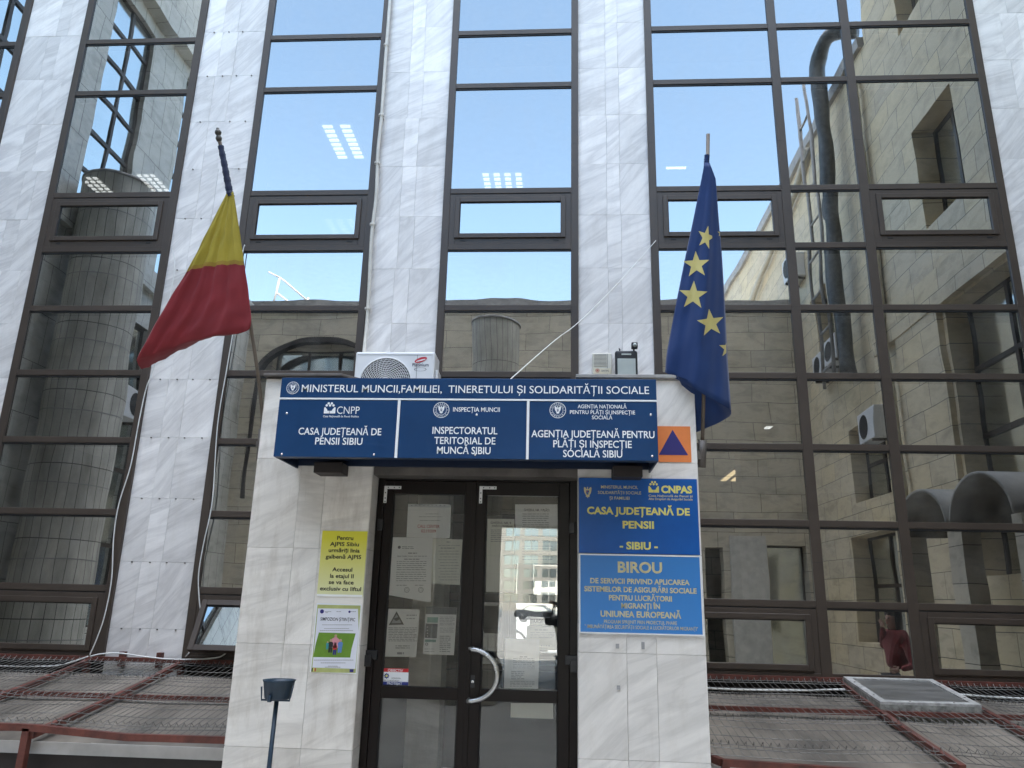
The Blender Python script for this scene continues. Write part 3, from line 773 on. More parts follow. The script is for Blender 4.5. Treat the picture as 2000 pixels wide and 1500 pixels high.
for (xa, xb, y_) in ((218, 476, 972), (234, 450, 1004), (197, 484, 1021), (145, 488, 1276), (204, 420, 1300), (268, 352, 1328), (242, 376, 1337), (240, 298, 858), (245, 270, 867), (340, 382, 858), (462, 510, 858)):
    n = int((xb - xa) / 16)
    for k in range(n):
        a = pp(xa + (xb - xa) * k / n, y_); mb.box(a[0], a[0] + .0028 * (xb - xa) / n * .25, yy - .0012, yy - .001, a[1] - .002, a[1] + .002)
mb.build('small_print', MT['ink_soft'], s5)
mb = MB(); dk = [MT['tri_blue'], MT['black'], MT['red_ink'], plain('poster_pink', (.6, .25, .3), .5), plain('poster_sky', (.10, .22, .5), .5), MT['skin'], plain('poster_teal', (.03, .25, .28), .5), MT['sign_yellow']]
a = pp(215, 857); mb.disc(a[0], a[1], yy - .001, .014, 18, 0); a = pp(452, 860); mb.disc(a[0], a[1], yy - .001, .008, 14, 0)
def fig(cx, cy, h, mb_, top, bottom):       # printed worker figures
    c = pp(cx, cy); mb_.disc(c[0], c[1] + h * .42, yy - .0012, h * .11, 12, 5)
    mb_.poly([(c[0] - h * .17, c[1] - h * .08), (c[0] - h * .20, c[1] + h * .22), (c[0] - h * .1, c[1] + h * .32), (c[0] + h * .1, c[1] + h * .32), (c[0] + h * .2, c[1] + h * .22), (c[0] + h * .17, c[1] - h * .08)], yy - .0012, 0, top)
    mb_.poly([(c[0] - h * .16, c[1] - h * .5), (c[0] - h * .16, c[1] - h * .09), (c[0] + h * .16, c[1] - h * .09), (c[0] + h * .13, c[1] - h * .5), (c[0] + .02 * h, c[1] - h * .5), (c[0], c[1] - h * .2), (c[0] - .03 * h, c[1] - h * .5)], yy - .0012, 0, bottom)
a = pp(328, 1130); mb.disc(a[0], a[1], yy - .0010, .036, 20, 3)
fig(330, 1115, .085, mb, 3, 3); fig(290, 1155, .085, mb, 1, 1); fig(372, 1155, .085, mb, 4, 4); fig(326, 1180, .075, mb, 2, 0); fig(262, 1150, .05, mb, 6, 6)
for k, mi in enumerate((0, 7, 2)):
    a, b_ = pp(124 + 13 * k, 1373), pp(137 + 13 * k, 1345); mb.box(a[0], b_[0], yy - .0013, yy - .001, a[1], b_[1], 1 if k == 0 else mi)
a, b_ = pp(452, 1380), pp(488, 1355); mb.box(a[0], b_[0], yy - .0013, yy - .001, a[1], b_[1], 0)
mb.build('printed_picture', dk, s5)

# ------------------------------------------------------------------ notices on the doors
def door_at(px, py, d=.0): p = at(680 + px * .4, 900 + py * .4, 5.63 + d); return p.x, p.z


def sheet_of_paper(corners, text, mat='paper', y=DY + .034, lines_=(), titles=(), seed=0, group='paper notices on the door glass', extra=None):
    """corners: bl, br, tr, tl in door-crop pixels"""
    q = [door_at(*c) for c in corners]
    e = empty('paper_notice', (q[3][0], y, q[3][1]), text, 'notice', group)
    b = MB(); b.poly(q, y, .0008); b.build('sheet', MT[mat], e)
    rnd = random.Random(seed); ln = MB()
    for (xa, xb, y_, h) in lines_:
        x = xa
        while x < xb:
            wd = rnd.uniform(8, 26); x2 = min(x + wd, xb); a, c = door_at(x, y_ + h), door_at(x2, y_); ln.add([(a[0], y - .0008, a[1]), (c[0], y - .0008, a[1]), (c[0], y - .0008, c[1]), (a[0], y - .0008, c[1])], [(0, 1, 2, 3)]); x = x2 + 3
    if ln.f: ln.build('print', MT['ink_soft'], e)
    for (txt, xa, xb, y_, cap, mk) in titles:
        a, c = door_at(xa, y_), door_at(xb, y_); t = MB(); t.text(txt, (a[0] + c[0]) / 2, (a[1] + c[1]) / 2, y - .0009, cap, c[0] - a[0], .012); t.build('lettering', MT[mk], e)
    if extra: extra(e, y)
    return e


def body(xa, xb, y0, y1_, n, h=3, ind=None): return [(xa + ((ind or [0])[k % len(ind or [0])]), xb - (12 if k % 4 == 3 else 0), y0 + (y1_ - y0) * k / max(n - 1, 1), h) for k in range(n)]


def holes(e, y):
    b = MB(); a, c = door_at(292, 225), door_at(502, 213); b.box(a[0], c[0], y - .0012, y - .0009, a[1], c[1])
    b.build('punched_strip', MT['film'], e)
    b = MB()
    for k in range(9):
        p = door_at(310 + 20 * k, 218); b.box(p[0] - .004, p[0] + .004, y - .0016, y - .0012, p[1] - .002, p[1] + .002)
    b.build('punch_holes', MT['ink'], e)


sheet_of_paper([(284, 372), (496, 378), (502, 214), (292, 212)], 'white call centre notice at the top of the left-hand door', lines_=[(378, 445, 258, 2), (345, 460, 272, 2), (350, 450, 290, 2)],
               titles=[('CALL CENTER', 338, 446, 327, .022, 'red_ink'), ('0219309', 356, 428, 350, .022, 'red_ink')], seed=1, extra=holes)
sheet_of_paper([(192, 655), (402, 692), (412, 376), (212, 372)], 'long signed announcement sheet with curled lower edge and round stamps', lines_=body(262, 320, 418, 426, 2) + [(292, 336, 448, 6), (272, 350, 478, 5)] + body(238, 384, 464, 470, 1) + body(236, 382, 490, 530, 5) + body(234, 380, 542, 584, 5) + [(235, 285, 606, 3), (325, 370, 606, 3)],
               seed=2, y=DY + .036, extra=lambda e, y: (lambda b: ([b.ring(*door_at(px, 630), y - .001, .019, .016, 20) for px in (286, 354)], [b.ring(*door_at(px, 630), y - .001, .010, .008, 14) for px in (286, 354)], b.disc(*door_at(249, 422), y - .001, .011, 14), b.build('stamp', MT['ink'], e)))(MB()))
sheet_of_paper([(396, 600), (545, 606), (558, 384), (414, 380)], 'yellowed schedule sheet overlapping the announcement', 'paper2', DY + .038, lines_=[(480, 498, 394, 4), (440, 545, 412, 2), (450, 520, 424, 4)] + body(440, 540, 440, 580, 11, 2, [0, 8, 8]), seed=3)


def warn(e, y):
    b = MB(); c = [door_at(198, 802), door_at(272, 800), door_at(236, 735)]; b.poly(c, y - .001, 0, 0)
    c2 = [door_at(210, 793), door_at(260, 792), door_at(236, 748)]; b.poly(c2, y - .0014, 0, 1)
    b.poly([door_at(222, 770), door_at(250, 762), door_at(252, 772), door_at(238, 782), door_at(228, 780)], y - .0018, 0, 0); b.build('warning_triangle', [MT['black'], MT['ink_soft']], e)


sheet_of_paper([(178, 956), (332, 958), (348, 726), (196, 722)], 'notice with a black warning triangle low on the left-hand door', lines_=[(284, 335, 752, 4), (284, 325, 768, 4)] + body(196, 335, 814, 878, 9, 3) + body(230, 300, 902, 912, 2, 4) + [(238, 272, 935, 10)], seed=4, extra=warn)


def leaflet(e, y):
    b = MB(); b.poly([door_at(378, 748), door_at(528, 751), door_at(530, 716), door_at(380, 712)], y - .001, 0, 0)
    b.poly([door_at(374, 864), door_at(432, 866), door_at(437, 796), door_at(379, 794)], y - .001, 0, 0); b.poly([door_at(384, 790), door_at(437, 791), door_at(439, 764), door_at(386, 763)], y - .001, 0, 1)
    b.poly([door_at(374, 884), door_at(428, 886), door_at(429, 874), door_at(375, 872)], y - .001, 0, 1); b.ring(*door_at(383, 895), y - .001, .010, .006, 16, 0)
    for yy_ in (812, 828, 842, 856): b.disc(*door_at(387, yy_), y - .0014, .0035, 8, 2)
    b.build('printed_blocks', [MT['ink'], plain('leaflet_green', (.22, .38, .32), .5), MT['paper']], e)


sheet_of_paper([(364, 944), (516, 950), (531, 716), (380, 711)], 'printed leaflet with dark blocks beside the warning notice', lines_=body(446, 520, 762, 800, 6, 2) + body(446, 520, 816, 835, 3, 2) + body(446, 500, 855, 930, 9, 3) + body(372, 420, 918, 930, 2, 2), seed=5, extra=leaflet)
e = empty('sticker', (-1.17, DY + .028, 1.16), 'red white and blue protected premises sticker in the door pane corner', 'sticker')
c = [door_at(163, 1093), door_at(293, 1095), door_at(296, 1015), door_at(167, 1012)]; ys = DY + .0285
mb = MB(); mb.poly(c, ys, .0006); mb.build('sheet', MT['white'], e)
mb = MB(); mb.poly([door_at(166, 1030), door_at(295, 1033), door_at(296, 1015), door_at(167, 1012)], ys - .0008, 0, 0); mb.poly([door_at(163, 1093), door_at(293, 1095), door_at(294, 1080), door_at(164, 1077)], ys - .0008, 0, 1)
sc = door_at(188, 1050); pts = []
for k in range(16): rr = .021 if k % 2 == 0 else .014; pts.append((sc[0] + rr * cos(k * pi / 8), sc[1] + rr * sin(k * pi / 8)))
mb.poly(pts, ys - .0008, 0, 1); mb.disc(sc[0], sc[1], ys - .0012, .008, 12, 2); mb.build('print', [plain('sticker_red', (.5, .01, .015), .5), plain('sticker_blue', (.01, .025, .2), .5), MT['sign_yellow']], e)
for (txt, xa, xb, y_, cap, mk) in (('OBIECTIV', 194, 268, 1029, .018, 'white'), ('PROTEJAT', 190, 264, 1092, .016, 'white'), ('INTERVENTION', 212, 256, 1064, .008, 'ink'), ('OBIECTIV MONITORIZAT', 170, 250, 1075, .009, 'ink')):
    a, b_ = door_at(xa, y_), door_at(xb, y_); t = MB(); t.text(txt, (a[0] + b_[0]) / 2, a[1], ys - .0012, cap, b_[0] - a[0], .012); t.build('lettering', MT[mk], e)
# right-hand door
sheet_of_paper([(815, 362), (1024, 366), (1022, 212), (815, 212)], 'counter seven notice at the top of the right-hand door', 'paper', lines_=body(850, 980, 258, 332, 8, 3, [0, 0, 4]), titles=[('GHIȘEUL NR. 7 PLĂȚI', 858, 982, 246, .017, 'black')], seed=6)
sheet_of_paper([(672, 640), (812, 640), (812, 284), (680, 282)], 'counter nine notice along the meeting edge of the right-hand door', 'paper2', DY + .037, lines_=body(696, 800, 336, 392, 7, 3), titles=[('GHIȘEUL NR. 9', 695, 795, 308, .016, 'ink'), ('EVIDENȚA CONTRIBUABILI', 702, 806, 322, .012, 'black')], seed=7)
sheet_of_paper([(816, 500), (1022, 500), (1024, 372), (816, 368)], 'counter five notice under the counter seven notice', 'paper2', DY + .036, lines_=body(850, 1000, 415, 480, 6, 3), titles=[('GHIȘEUL NR. 5 EVIDENȚA', 848, 985, 398, .015, 'ink')], seed=8)
sheet_of_paper([(886, 802), (958, 804), (960, 766), (888, 762)], 'small grey pull sign lettered TRAGE on the door glass', 'paper2', DY + .034, titles=[('TRAGE', 892, 952, 792, .026, 'ink')], seed=9)
sheet_of_paper([(868, 922), (1020, 926), (1020, 812), (872, 806)], 'signed half-sheet notice beneath the small pull sign', 'paper2', DY + .036, lines_=[(910, 975, 824, 4)] + body(890, 1008, 838, 862, 4, 2) + [(940, 985, 900, 6)], seed=10)
sheet_of_paper([(760, 1112), (928, 1114), (934, 872), (768, 868)], 'white timetable sheet in a punched sleeve beside the door handle', 'paper', lines_=[(838, 875, 955, 5)] + body(805, 910, 965, 1010, 6, 3) + body(796, 860, 1028, 1062, 5, 4) + body(790, 910, 1078, 1100, 4, 2), seed=11)
sheet_of_paper([(792, 1254), (1002, 1262), (1000, 1184), (794, 1184)], 'blank sheet behind the lower pane of the right-hand door', 'paper2', DY + .04, seed=12)

# ------------------------------------------------------------------ air conditioner on the porch roof
ac = empty('air_conditioner', (-1.67, -.5, 3.2), 'white outdoor air conditioner unit standing on the porch roof', 'air conditioner')
AX0, AX1, AYF, AYB, AZ0, AZ1 = -2.072, -1.262, -.52, -.22, 3.36, 4.032
mb = MB(); mb.box(AX0, AX1, AYF, AYB, AZ0, AZ1); mb.build('case', MT['ac'], ac, bevel=.02, seg=3)
fc, fz, fr = -1.745, 3.70, .262
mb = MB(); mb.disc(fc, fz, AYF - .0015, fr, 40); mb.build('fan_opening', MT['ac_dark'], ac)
mb = MB()
for k in range(5):
    a = 2 * pi * k / 5; pts = [(fc + .05 * cos(a), fz + .05 * sin(a)), (fc + .23 * cos(a + .25), fz + .23 * sin(a + .25)), (fc + .23 * cos(a + .8), fz + .23 * sin(a + .8)), (fc + .05 * cos(a + .9), fz + .05 * sin(a + .9))]
    mb.poly(pts, AYF - .003)
mb.build('fan', plain('fan_grey', (.09, .09, .09), .5), ac)
mb = MB(); rg = [.262, .24] + [.222 - .019 * k for k in range(10)]
for r in rg: mb.tube([(fc + r * cos(2 * pi * k / 40), AYF - .016 - .012 * (1 - (r / .262) ** 2), fz + r * sin(2 * pi * k / 40)) for k in range(40)], .0032 if r < .25 else .009, 5, 0, False, True)
for k in range(36):
    a = 2 * pi * k / 36; mb.tube([(fc + r * cos(a + .8 * (1 - r / .262)), AYF - .016 - .012 * (1 - (r / .262) ** 2), fz + r * sin(a + .8 * (1 - r / .262))) for r in (.035, .09, .15, .21, .262)], .0022, 4)
mb.lathe((fc, AYF - .018, fz), [(0, .014), (.03, .014), (.04, .0)], 20, 0, 'y'); mb.build('grille', MT['ac'], ac)
mb = MB(); xx = -1.44; mb.box(xx - .003, xx + .003, AYF - .002, AYF + .002, AZ0 + .03, AZ1 - .03); mb.box(AX0 + .02, AX1 - .02, AYF - .002, AYF + .002, AZ1 - .036, AZ1 - .031); mb.build('seam', MT['ink_soft'], ac)
mb = MB(); mb.box(AX1, AX1 + .03, AYF + .06, AYB - .04, 3.62, 3.86); mb.build('valve_cover', MT['ac'], ac, bevel=.012)
for x in (AX0 + .12, AX1 - .12):
    mb = MB(); mb.box(x - .03, x + .03, AYF, AYB, 3.2, AZ0 + .01); mb.build('foot', MT['coping'], ac)
mb = MB(); c = at(822, 703, 7.28); yl = AYF - .003
mb.poly([(c.x + .062 * cos(t) , c.z + .026 * sin(t) + .018 * cos(t)) for t in [2 * pi * k / 24 for k in range(24)]], yl, 0, 0)
mb.poly([(c.x + .05 * cos(t), c.z - .005 + .007 * sin(t) + .013 * cos(t)) for t in [2 * pi * k / 18 for k in range(18)]], yl - .0006, 0, 1)
mb.ring(c.x + .0, c.z - .100, yl, .062, .056, 28, 2, .30); mb.text('Platinium', c.x, c.z - .068, yl, .034, .165, .012, 2)
mb.build('logo', [plain('logo_red', (.5, .012, .03), .5), MT['ac'], plain('logo_navy', (.03, .03, .06), .5)], ac)

# ------------------------------------------------------------------ alarm box and floodlight
al = empty('alarm_siren', (.436, .04, 4.07), 'small yellowed alarm siren box with louvres on the marble pier', 'alarm box')
mb = MB(); mb.box(.335, .537, -.05, .04, 3.85, 4.178); mb.build('case', MT['beige'], al, bevel=.008)
mb = MB()
for k in range(9): mb.box(.348, .482, -.056, -.05, 4.035 + .0145 * k, 4.035 + .0145 * k + .008)
mb.build('louvre', MT['beige'], al)
mb = MB()
for k in range(9): mb.box(.349, .481, -.0515, -.049, 4.043 + .0145 * k, 4.043 + .0145 * k + .0065)
mb.box(.488, .492, -.052, -.05, 3.86, 4.17); mb.build('louvre_gap', MT['ink'], al)
mb = MB(); mb.box(.345, .527, -.053, -.049, 3.95, 4.01, 0); mb.disc(.385, 3.985, -.0535, .022, 16, 1); mb.ring(.385, 3.985, -.054, .016, .012, 16, 0); mb.text('CENTRAL', .465, 3.975, -.0536, .018, .085, .02, 2)
mb.build('badge', [plain('badge_cream', (.66, .60, .45), .5), plain('badge_red', (.42, .12, .08), .5), MT['ink']], al)
fl = empty('floodlight', (.675, -.2, 3.95), 'black rectangular floodlight with motion sensor on the marble pier', 'floodlight')
mb = MB(); mb.box(.560, .790, -.215, -.15, 3.86, 4.155); mb.build('body', MT['black_plastic'], fl, bevel=.022, seg=3)
mb = MB(); mb.box(.583, .767, -.219, -.214, 3.87, 4.065); mb.build('lens', MT['lens'], fl, bevel=.002)
mb = MB(); mb.box(.625, .725, -.219, -.214, 4.103, 4.119); mb.build('handle_slot', MT['lens'], fl, bevel=.004)
mb = MB()
for k in range(10): mb.box(.578 + .02 * k, .586 + .02 * k, -.15, -.12, 3.87, 4.14)
mb.box(.66, .69, -.12, .04, 3.98, 4.02); mb.build('heat_sink', MT['black_plastic'], fl)
mb = MB(); mb.box(.728, .792, -.245, -.19, 4.172, 4.235); mb.lathe((.762, -.245, 4.203), [(0, .02), (.014, .016), (.022, .0)], 14, 1, 'y'); mb.box(.745, .765, -.2, -.18, 4.14, 4.175); mb.build('motion_sensor', [MT['black_plastic'], MT['lens']], fl, bevel=.006)
mb = MB(); mb.tube([(.61, -.18, 4.155), (.612, -.18, 4.175), (.605, -.175, 4.187)], .008, 8); mb.build('cable_gland', MT['black_plastic'], fl)

# ------------------------------------------------------------------ cables and conduit
def cable(pts, r, text, mat='cable', name='cable', cat='cable', n=7, joints=()):
    P = spline(pts, 6); b = MB(); b.tube(P, r, n); o = b.build(name, MT[mat]); return label(o, text, cat)


cable([at(x, y, D) for x, y, D in ((1281, 470, 7.78), (1240, 516, 7.6), (1200, 560, 7.2), (1150, 611, 6.7), (1115, 642, 6.3), (1095, 656, 6.0), (1060, 685, 5.6), (1000, 738, 5.0), (990, 748, 4.98))], .0042, 'thin white cable slung diagonally from window frame to signboard top')
cable([at(x, y, 7.76) for x, y in ((337, 488), (341, 512), (336, 560), (318, 640), (300, 720), (285, 760), (270, 830), (255, 910), (232, 985), (222, 1050), (218, 1130), (205, 1200), (190, 1245), (175, 1280))], .0058, 'white cable hanging down beside the dark frame of the column-reflecting bay')
cable([at(x, y, 7.77) for x, y in ((478, 478), (473, 500), (462, 600), (455, 650), (443, 720), (425, 830), (415, 975), (398, 1060), (388, 1120), (389, 1170), (394, 1220), (385, 1255), (362, 1283))], .0058, 'white cable dropping behind the tricolour flag and flagpole')
cable([at(x, y, 7.70) for x, y in ((176, 1282), (200, 1277), (235, 1276), (285, 1283), (345, 1288), (420, 1285), (445, 1272), (461, 1253))], .007, 'white cable lying along the top of the steel guard')
cable([at(x, y, 7.55) for x, y in ((0, 1301), (50, 1302), (110, 1300), (140, 1293), (172, 1282))], .006, 'loose white cable under the wire mesh near the photo edge')
P = [at(x, y, D) for x, y, D in ((764, -30, 7.77), (758, 50, 7.77), (752, 130, 7.77), (745, 230, 7.77), (738, 300, 7.77), (735, 380, 7.77), (726, 460, 7.77), (721, 560, 7.77), (716, 640, 7.76), (711, 690, 7.70), (712, 720, 7.6))]
cd_ = empty('conduit', P[-1], 'ivory ribbed plastic conduit running down the pier to the air conditioner', 'conduit')
Ps = spline(P, 40); mb = MB(); mb.tube(Ps, [.021 if (i // 1) % 2 else .0198 for i in range(len(Ps))], 10); mb.build('hose', MT['hose'], cd_)
for i in (60, 118, 170, 230, 300):
    p = Ps[i]; mb = MB(); mb.lathe(p, [(.034, -.012), (.036, .0), (.034, .012)], 12); mb.box(p.x - .012, p.x + .012, p.y, .04, p.z - .01, p.z + .01); mb.build('clip', MT['hose'], cd_)

# ------------------------------------------------------------------ flags
def cgrid(rows, nr=10, nc=10):
    """smooth surface through control rows of Vectors"""
    cols = [spline(r, nc) for r in rows]
    return [list(r) for r in zip(*[spline([c[j] for c in cols], nr) for j in range(len(cols[0]))])]


def pd(y): return 4.9 + (y - 255) / 635 * .62


fL = empty('flag', at(505, 893, 5.5), 'blue yellow and red tricolour flag drooping from a leaning brown pole', 'flag', 'flags beside the entrance')
mb = MB(); pts = [at(x, y, pd(y)) for x, y in ((506, 905), (510, 840), (513, 820), (505, 740), (490, 640), (470, 510), (449, 378), (434, 300), (428, 272))]
mb.tube(spline(pts, 4), .0135, 10); mb.build('pole', MT['pole'], fL)
mb = MB(); a = at(428, 276, pd(276)); b_ = at(425, 250, pd(250)); d = (b_ - a)
prof = [(0, .020), (.12, .026), (.25, .028), (.38, .021), (.45, .017), (.55, .027), (.68, .030), (.80, .025), (.88, .015), (.92, .014), (1.0, .013), (1.02, .001)]
mb.tube([a + d * t for t, r in prof], [r * .82 for t, r in prof], 14); mb.build('finial', MT['finial'], fL)
mb = MB(); A = [at(x, y, pd(y) - .005) for x, y in ((431, 285), (435, 305), (440, 330), (444, 352), (448, 373), (451, 384))]; As = spline(A, 10)
mb.tube(As, [.021 + .0018 * sin(i * .9) + .0014 * sin(i * 2.3) + .006 * i / len(As) for i in range(len(As))], 12); mb.build('wrapped_band', MT['f_blue'], fL)
rows_px = [[(444, 374), (447, 375), (450, 375), (453, 375), (456, 374)], [(405, 450), (420, 447), (436, 444), (451, 441), (466, 439)], [(368, 522), (395, 515), (422, 511), (450, 509), (476, 509)],
           [(318, 603), (360, 598), (402, 594), (445, 592), (488, 591)], [(271, 690), (310, 676), (358, 660), (420, 651), (487, 645)], [(268, 706), (300, 697), (350, 678), (402, 660), (432, 652)], [(277, 722), (300, 711), (345, 688), (388, 667), (415, 656)]]


def fold_l(i, j, x, y):
    D = pd(y) - .02 if i < 5 else pd(655)
    t = 1 - j / 4
    D += -.16 * t * min(i, 4) / 4
    ap = math.atan2(y - 360, x - 452); D += .022 * sin(ap * 11) * min(i, 4) / 4 * (.4 + t)
    if i == 5: D += .05
    if i == 6: D += .15
    return D


rows = [[at(x, y, fold_l(i, j, x, y)) for j, (x, y) in enumerate(r)] for i, r in enumerate(rows_px)]
G = cgrid(rows, 10, 8)
G = [[p + Vector((0, (.010 * sin(j * .85 + i * .06) + .0045 * sin(j * 1.9 - i * .16 + 1) + .003 * sin(i * .9 + j * .5)) * min(i / 14, 1), 0)) for j, p in enumerate(r)] for i, r in enumerate(G)]
mb = MB(); mb.grid(G, 0, lambda i, j: 0 if i < 20 else (2 if i in (20,) else 1)); o = mb.build('cloth', [MT['f_yellow'], MT['f_red'], plain('hem_stitch', (.30, .20, .03), .8)], fL)
so = o.modifiers.new('thick', 'SOLIDIFY'); so.thickness = .0015
b_ = at(507, 868, 5.48); mb = MB(); mb.tube([at(506, 900, 5.49), at(511, 838, 5.47)], .021, 12); mb.box(b_.x - .02, -2.195, b_.y - .02, b_.y + .02, b_.z - .02, b_.z + .02); mb.build('bracket', MT['coping'], fL)

fR = empty('flag', at(1372, 913, 5.45), 'royal blue flag with yellow stars hanging limp from an upright pole', 'flag', 'flags beside the entrance')


def pr(y): return 5.0 + (y - 262) / 650 * .46


mb = MB(); mb.tube([at(1371, 905, pr(905)), at(1376, 700, pr(700)), at(1380, 420, pr(420)), at(1383, 262, pr(262))], .0135, 10); mb.build('pole', MT['pole'], fR)
q = at(1372, 890, pr(890) - .0); mb = MB(); mb.tube([at(1370, 913, pr(913)), at(1372, 860, pr(860))], .030, 12); mb.box(.957, q.x, q.y - .025, q.y + .025, q.z - .03, q.z + .03); mb.build('bracket', MT['coping'], fR)
mb = MB(); A = spline([at(x, y, pr(y) - .004) for x, y in ((1381, 303), (1380, 316), (1380, 330), (1379, 345))], 10); mb.tube(A, [.017 + .004 * sin(i * 2.1) + .004 * i / len(A) for i in range(len(A))], 12); mb.build('tied_corner', MT['eu'], fR)
EDGE_L = [(318, 1376), (345, 1371), (425, 1355), (500, 1339), (600, 1319), (690, 1302), (727, 1299), (850, 1290)]
EDGE_R = [(318, 1386), (350, 1398), (420, 1403), (500, 1410), (600, 1416), (700, 1421), (800, 1428), (850, 1430)]


def lerp(tab, y):
    for (a, p), (b, q_) in zip(tab[:-1], tab[1:]):
        if y <= b: return p + (q_ - p) * max(y - a, 0) / (b - a)
    return tab[-1][1]


def eu_depth(x, y):
    """depth of the hanging cloth: soft vertical folds that open downwards"""
    a, b = lerp(EDGE_L, y), lerp(EDGE_R, y); u = (x - a) / max(b - a, 1); k = min(max((y - 318) / 300, 0), 1)
    return pr(y) - .035 + .045 * k * (sin(u * 7.4 + .4) * .55 + sin(u * 14.5 + 1.0 + y * .004) * .22) + .10 * k * (abs(u - .5) * 2) ** 2.2 + .004 * sin(u * 31 + y * .02) * k + .0035 * sin(y * .06 + u * 9) * k


yr = [318 + (727 - 318) * i / 40 for i in range(41)]; NC = 30
G = []
for i, y in enumerate(yr):
    row = []; k = (i / 40) ** 3
    for j in range(NC + 1):
        u = j / NC; yb = y + 73 * u * k * 1.0; x = lerp(EDGE_L, y) + (lerp(EDGE_R, yb) - lerp(EDGE_L, y)) * u; row.append(at(x, yb, eu_depth(x, yb)))
    G.append(row)
mb = MB(); mb.grid(G)
back = [[(1322, 733), (1345, 742), (1372, 760), (1402, 782), (1428, 801)], [(1334, 758), (1354, 768), (1378, 780), (1404, 794), (1428, 808)], [(1348, 795), (1362, 802), (1382, 808), (1405, 810), (1426, 811)], [(1356, 845), (1363, 843), (1380, 836), (1403, 826), (1425, 813)]]
B2 = [[at(x, y, pr(y) + .0 + .07 * i - .03 * sin(j * 1.6)) for j, (x, y) in enumerate(r)] for i, r in enumerate(back)]
mb.grid(cgrid(B2, 8, 6)); o = mb.build('cloth', MT['eu'], fR)
so = o.modifiers.new('thick', 'SOLIDIFY'); so.thickness = .0012


def star(cx, cy, r, rot, squash=1.0, clip=None):
    P2 = []
    for k in range(10):
        rr = r if k % 2 == 0 else r * .40; a = rot + k * pi / 5; P2.append((cx + rr * sin(a) * squash, cy - rr * cos(a)))
    b = MB(); n = 5

    def pt(x, y):
        if clip is not None: x = min(x, clip) if clip > 0 else max(x, -clip)
        return at(x, y, eu_depth(x, y) - .004)
    for k in range(10):
        p, q_ = P2[k], P2[(k + 1) % 10]; tri = [[pt(cx + (p[0] - cx) * i / n + (q_[0] - p[0]) * j / n, cy + (p[1] - cy) * i / n + (q_[1] - p[1]) * j / n) for j in range(i + 1)] for i in range(n + 1)]
        base = len(b.v)
        idx = {}
        for i, r_ in enumerate(tri):
            for j, v in enumerate(r_): idx[i, j] = len(idx)
        vs_ = [v for r_ in tri for v in r_]; fs = []
        for i in range(n):
            for j in range(i + 1):
                fs.append((idx[i, j], idx[i + 1, j], idx[i + 1, j + 1]))
                if j < i: fs.append((idx[i, j], idx[i + 1, j + 1], idx[i, j + 1]))
        b.add(vs_, fs, 0, 0, True)
    b.build('star', MT['star'], fR)


star(1379, 464, 24, .25, .72, 1391); star(1360, 517, 27, -.05); star(1354, 577, 29, .05); star(1388, 631, 28, -.12, .98); star(1421, 680, 19, .0, .9, 1418.5); star(1408, 455, 8, 0, .9, 1406)

# ------------------------------------------------------------------ ashtray stand
ash = empty('ashtray_stand', at(530, 1500, 5.0), 'dark blue metal ashtray pot on a thin pole before the pillar', 'ashtray')
pc = at(544, 1347, 5.0); zt, zb_ = at(544, 1329, 4.95).z, at(544, 1367, 4.95).z
mb = MB(); mb.lathe((pc.x, pc.y, 0), [(.0, zb_), (.072, zb_), (.080, zb_ + .006), (.095, zt - .012), (.102, zt), (.098, zt), (.091, zt - .014), (.07, zt - .05), (0, zt - .05)], 28); mb.build('pot', MT['pot'], ash)
mb = MB(); mb.tube([(pc.x - .005, pc.y, zb_ + .002), (pc.x - .02, pc.y, .03)], .014, 12); mb.build('pole', MT['pot'], ash)
mb = MB(); mb.tube([(pc.x - .098, pc.y - .03, zt - .04), (pc.x - .09, pc.y - .03, zb_ - .005), (pc.x + .085, pc.y - .03, zb_ - .005), (pc.x + .1, pc.y - .03, zt - .03)], .006, 8); mb.box(pc.x - .03, pc.x - .012, pc.y - .095, pc.y - .07, zb_ - .01, zb_ + .03); mb.build('cradle', MT['pot'], ash)
mb = MB(); mb.lathe((pc.x - .02, pc.y, 0), [(0, .03), (.02, .03), (.15, .012), (.16, .0)], 28); mb.build('base', MT['pot'], ash)

# ------------------------------------------------------------------ areaway roofs with steel guards
def surf(y, lift=0.0):
    """height of the sloping guard at depth y (0 at the wall)"""
    return 1.005 + (.675 - 1.005) * (-y / 2.15) + lift


def areaway(x0, x1, front, name_text, wall_text):
    e = empty('areaway_roof', ((x0 + x1) / 2, -1, 0), name_text, 'lean-to roof', 'low areaway roofs in front of the facade')
    b = MB(); n = 14
    rows = []
    for i in range(n + 1):
        y = -.22 + (-front + .22) * i / n; rows.append([(x0 + (x1 - x0) * j / 24, y, surf(y, -.10) + .006 * sin(j * 1.7 + i * .4)) for j in range(25)])
    b.grid(rows); b.build('roof_sheet', MT['sheet'], e)
    b = MB(); zf = surf(-front, -.10); b.box(x0, x1, -front - .012, -front, zf - .075, zf + .004); b.build('fascia', MT['sheet_edge'], e)
    b = MB(); b.box(x0, x1, -front + .03, -front + .12, 0, zf - .02); b.build('base_wall', MT['dark_brown'], e)
    return e


areaway(-8.9, -2.2, 2.06, 'low grey sheet roof beside the ashtray pillar, under red steel guard bars', '')
areaway(.962, 6.45, 2.06, 'low grey sheet roof under the hatch, on the blue plates side of the porch', '')


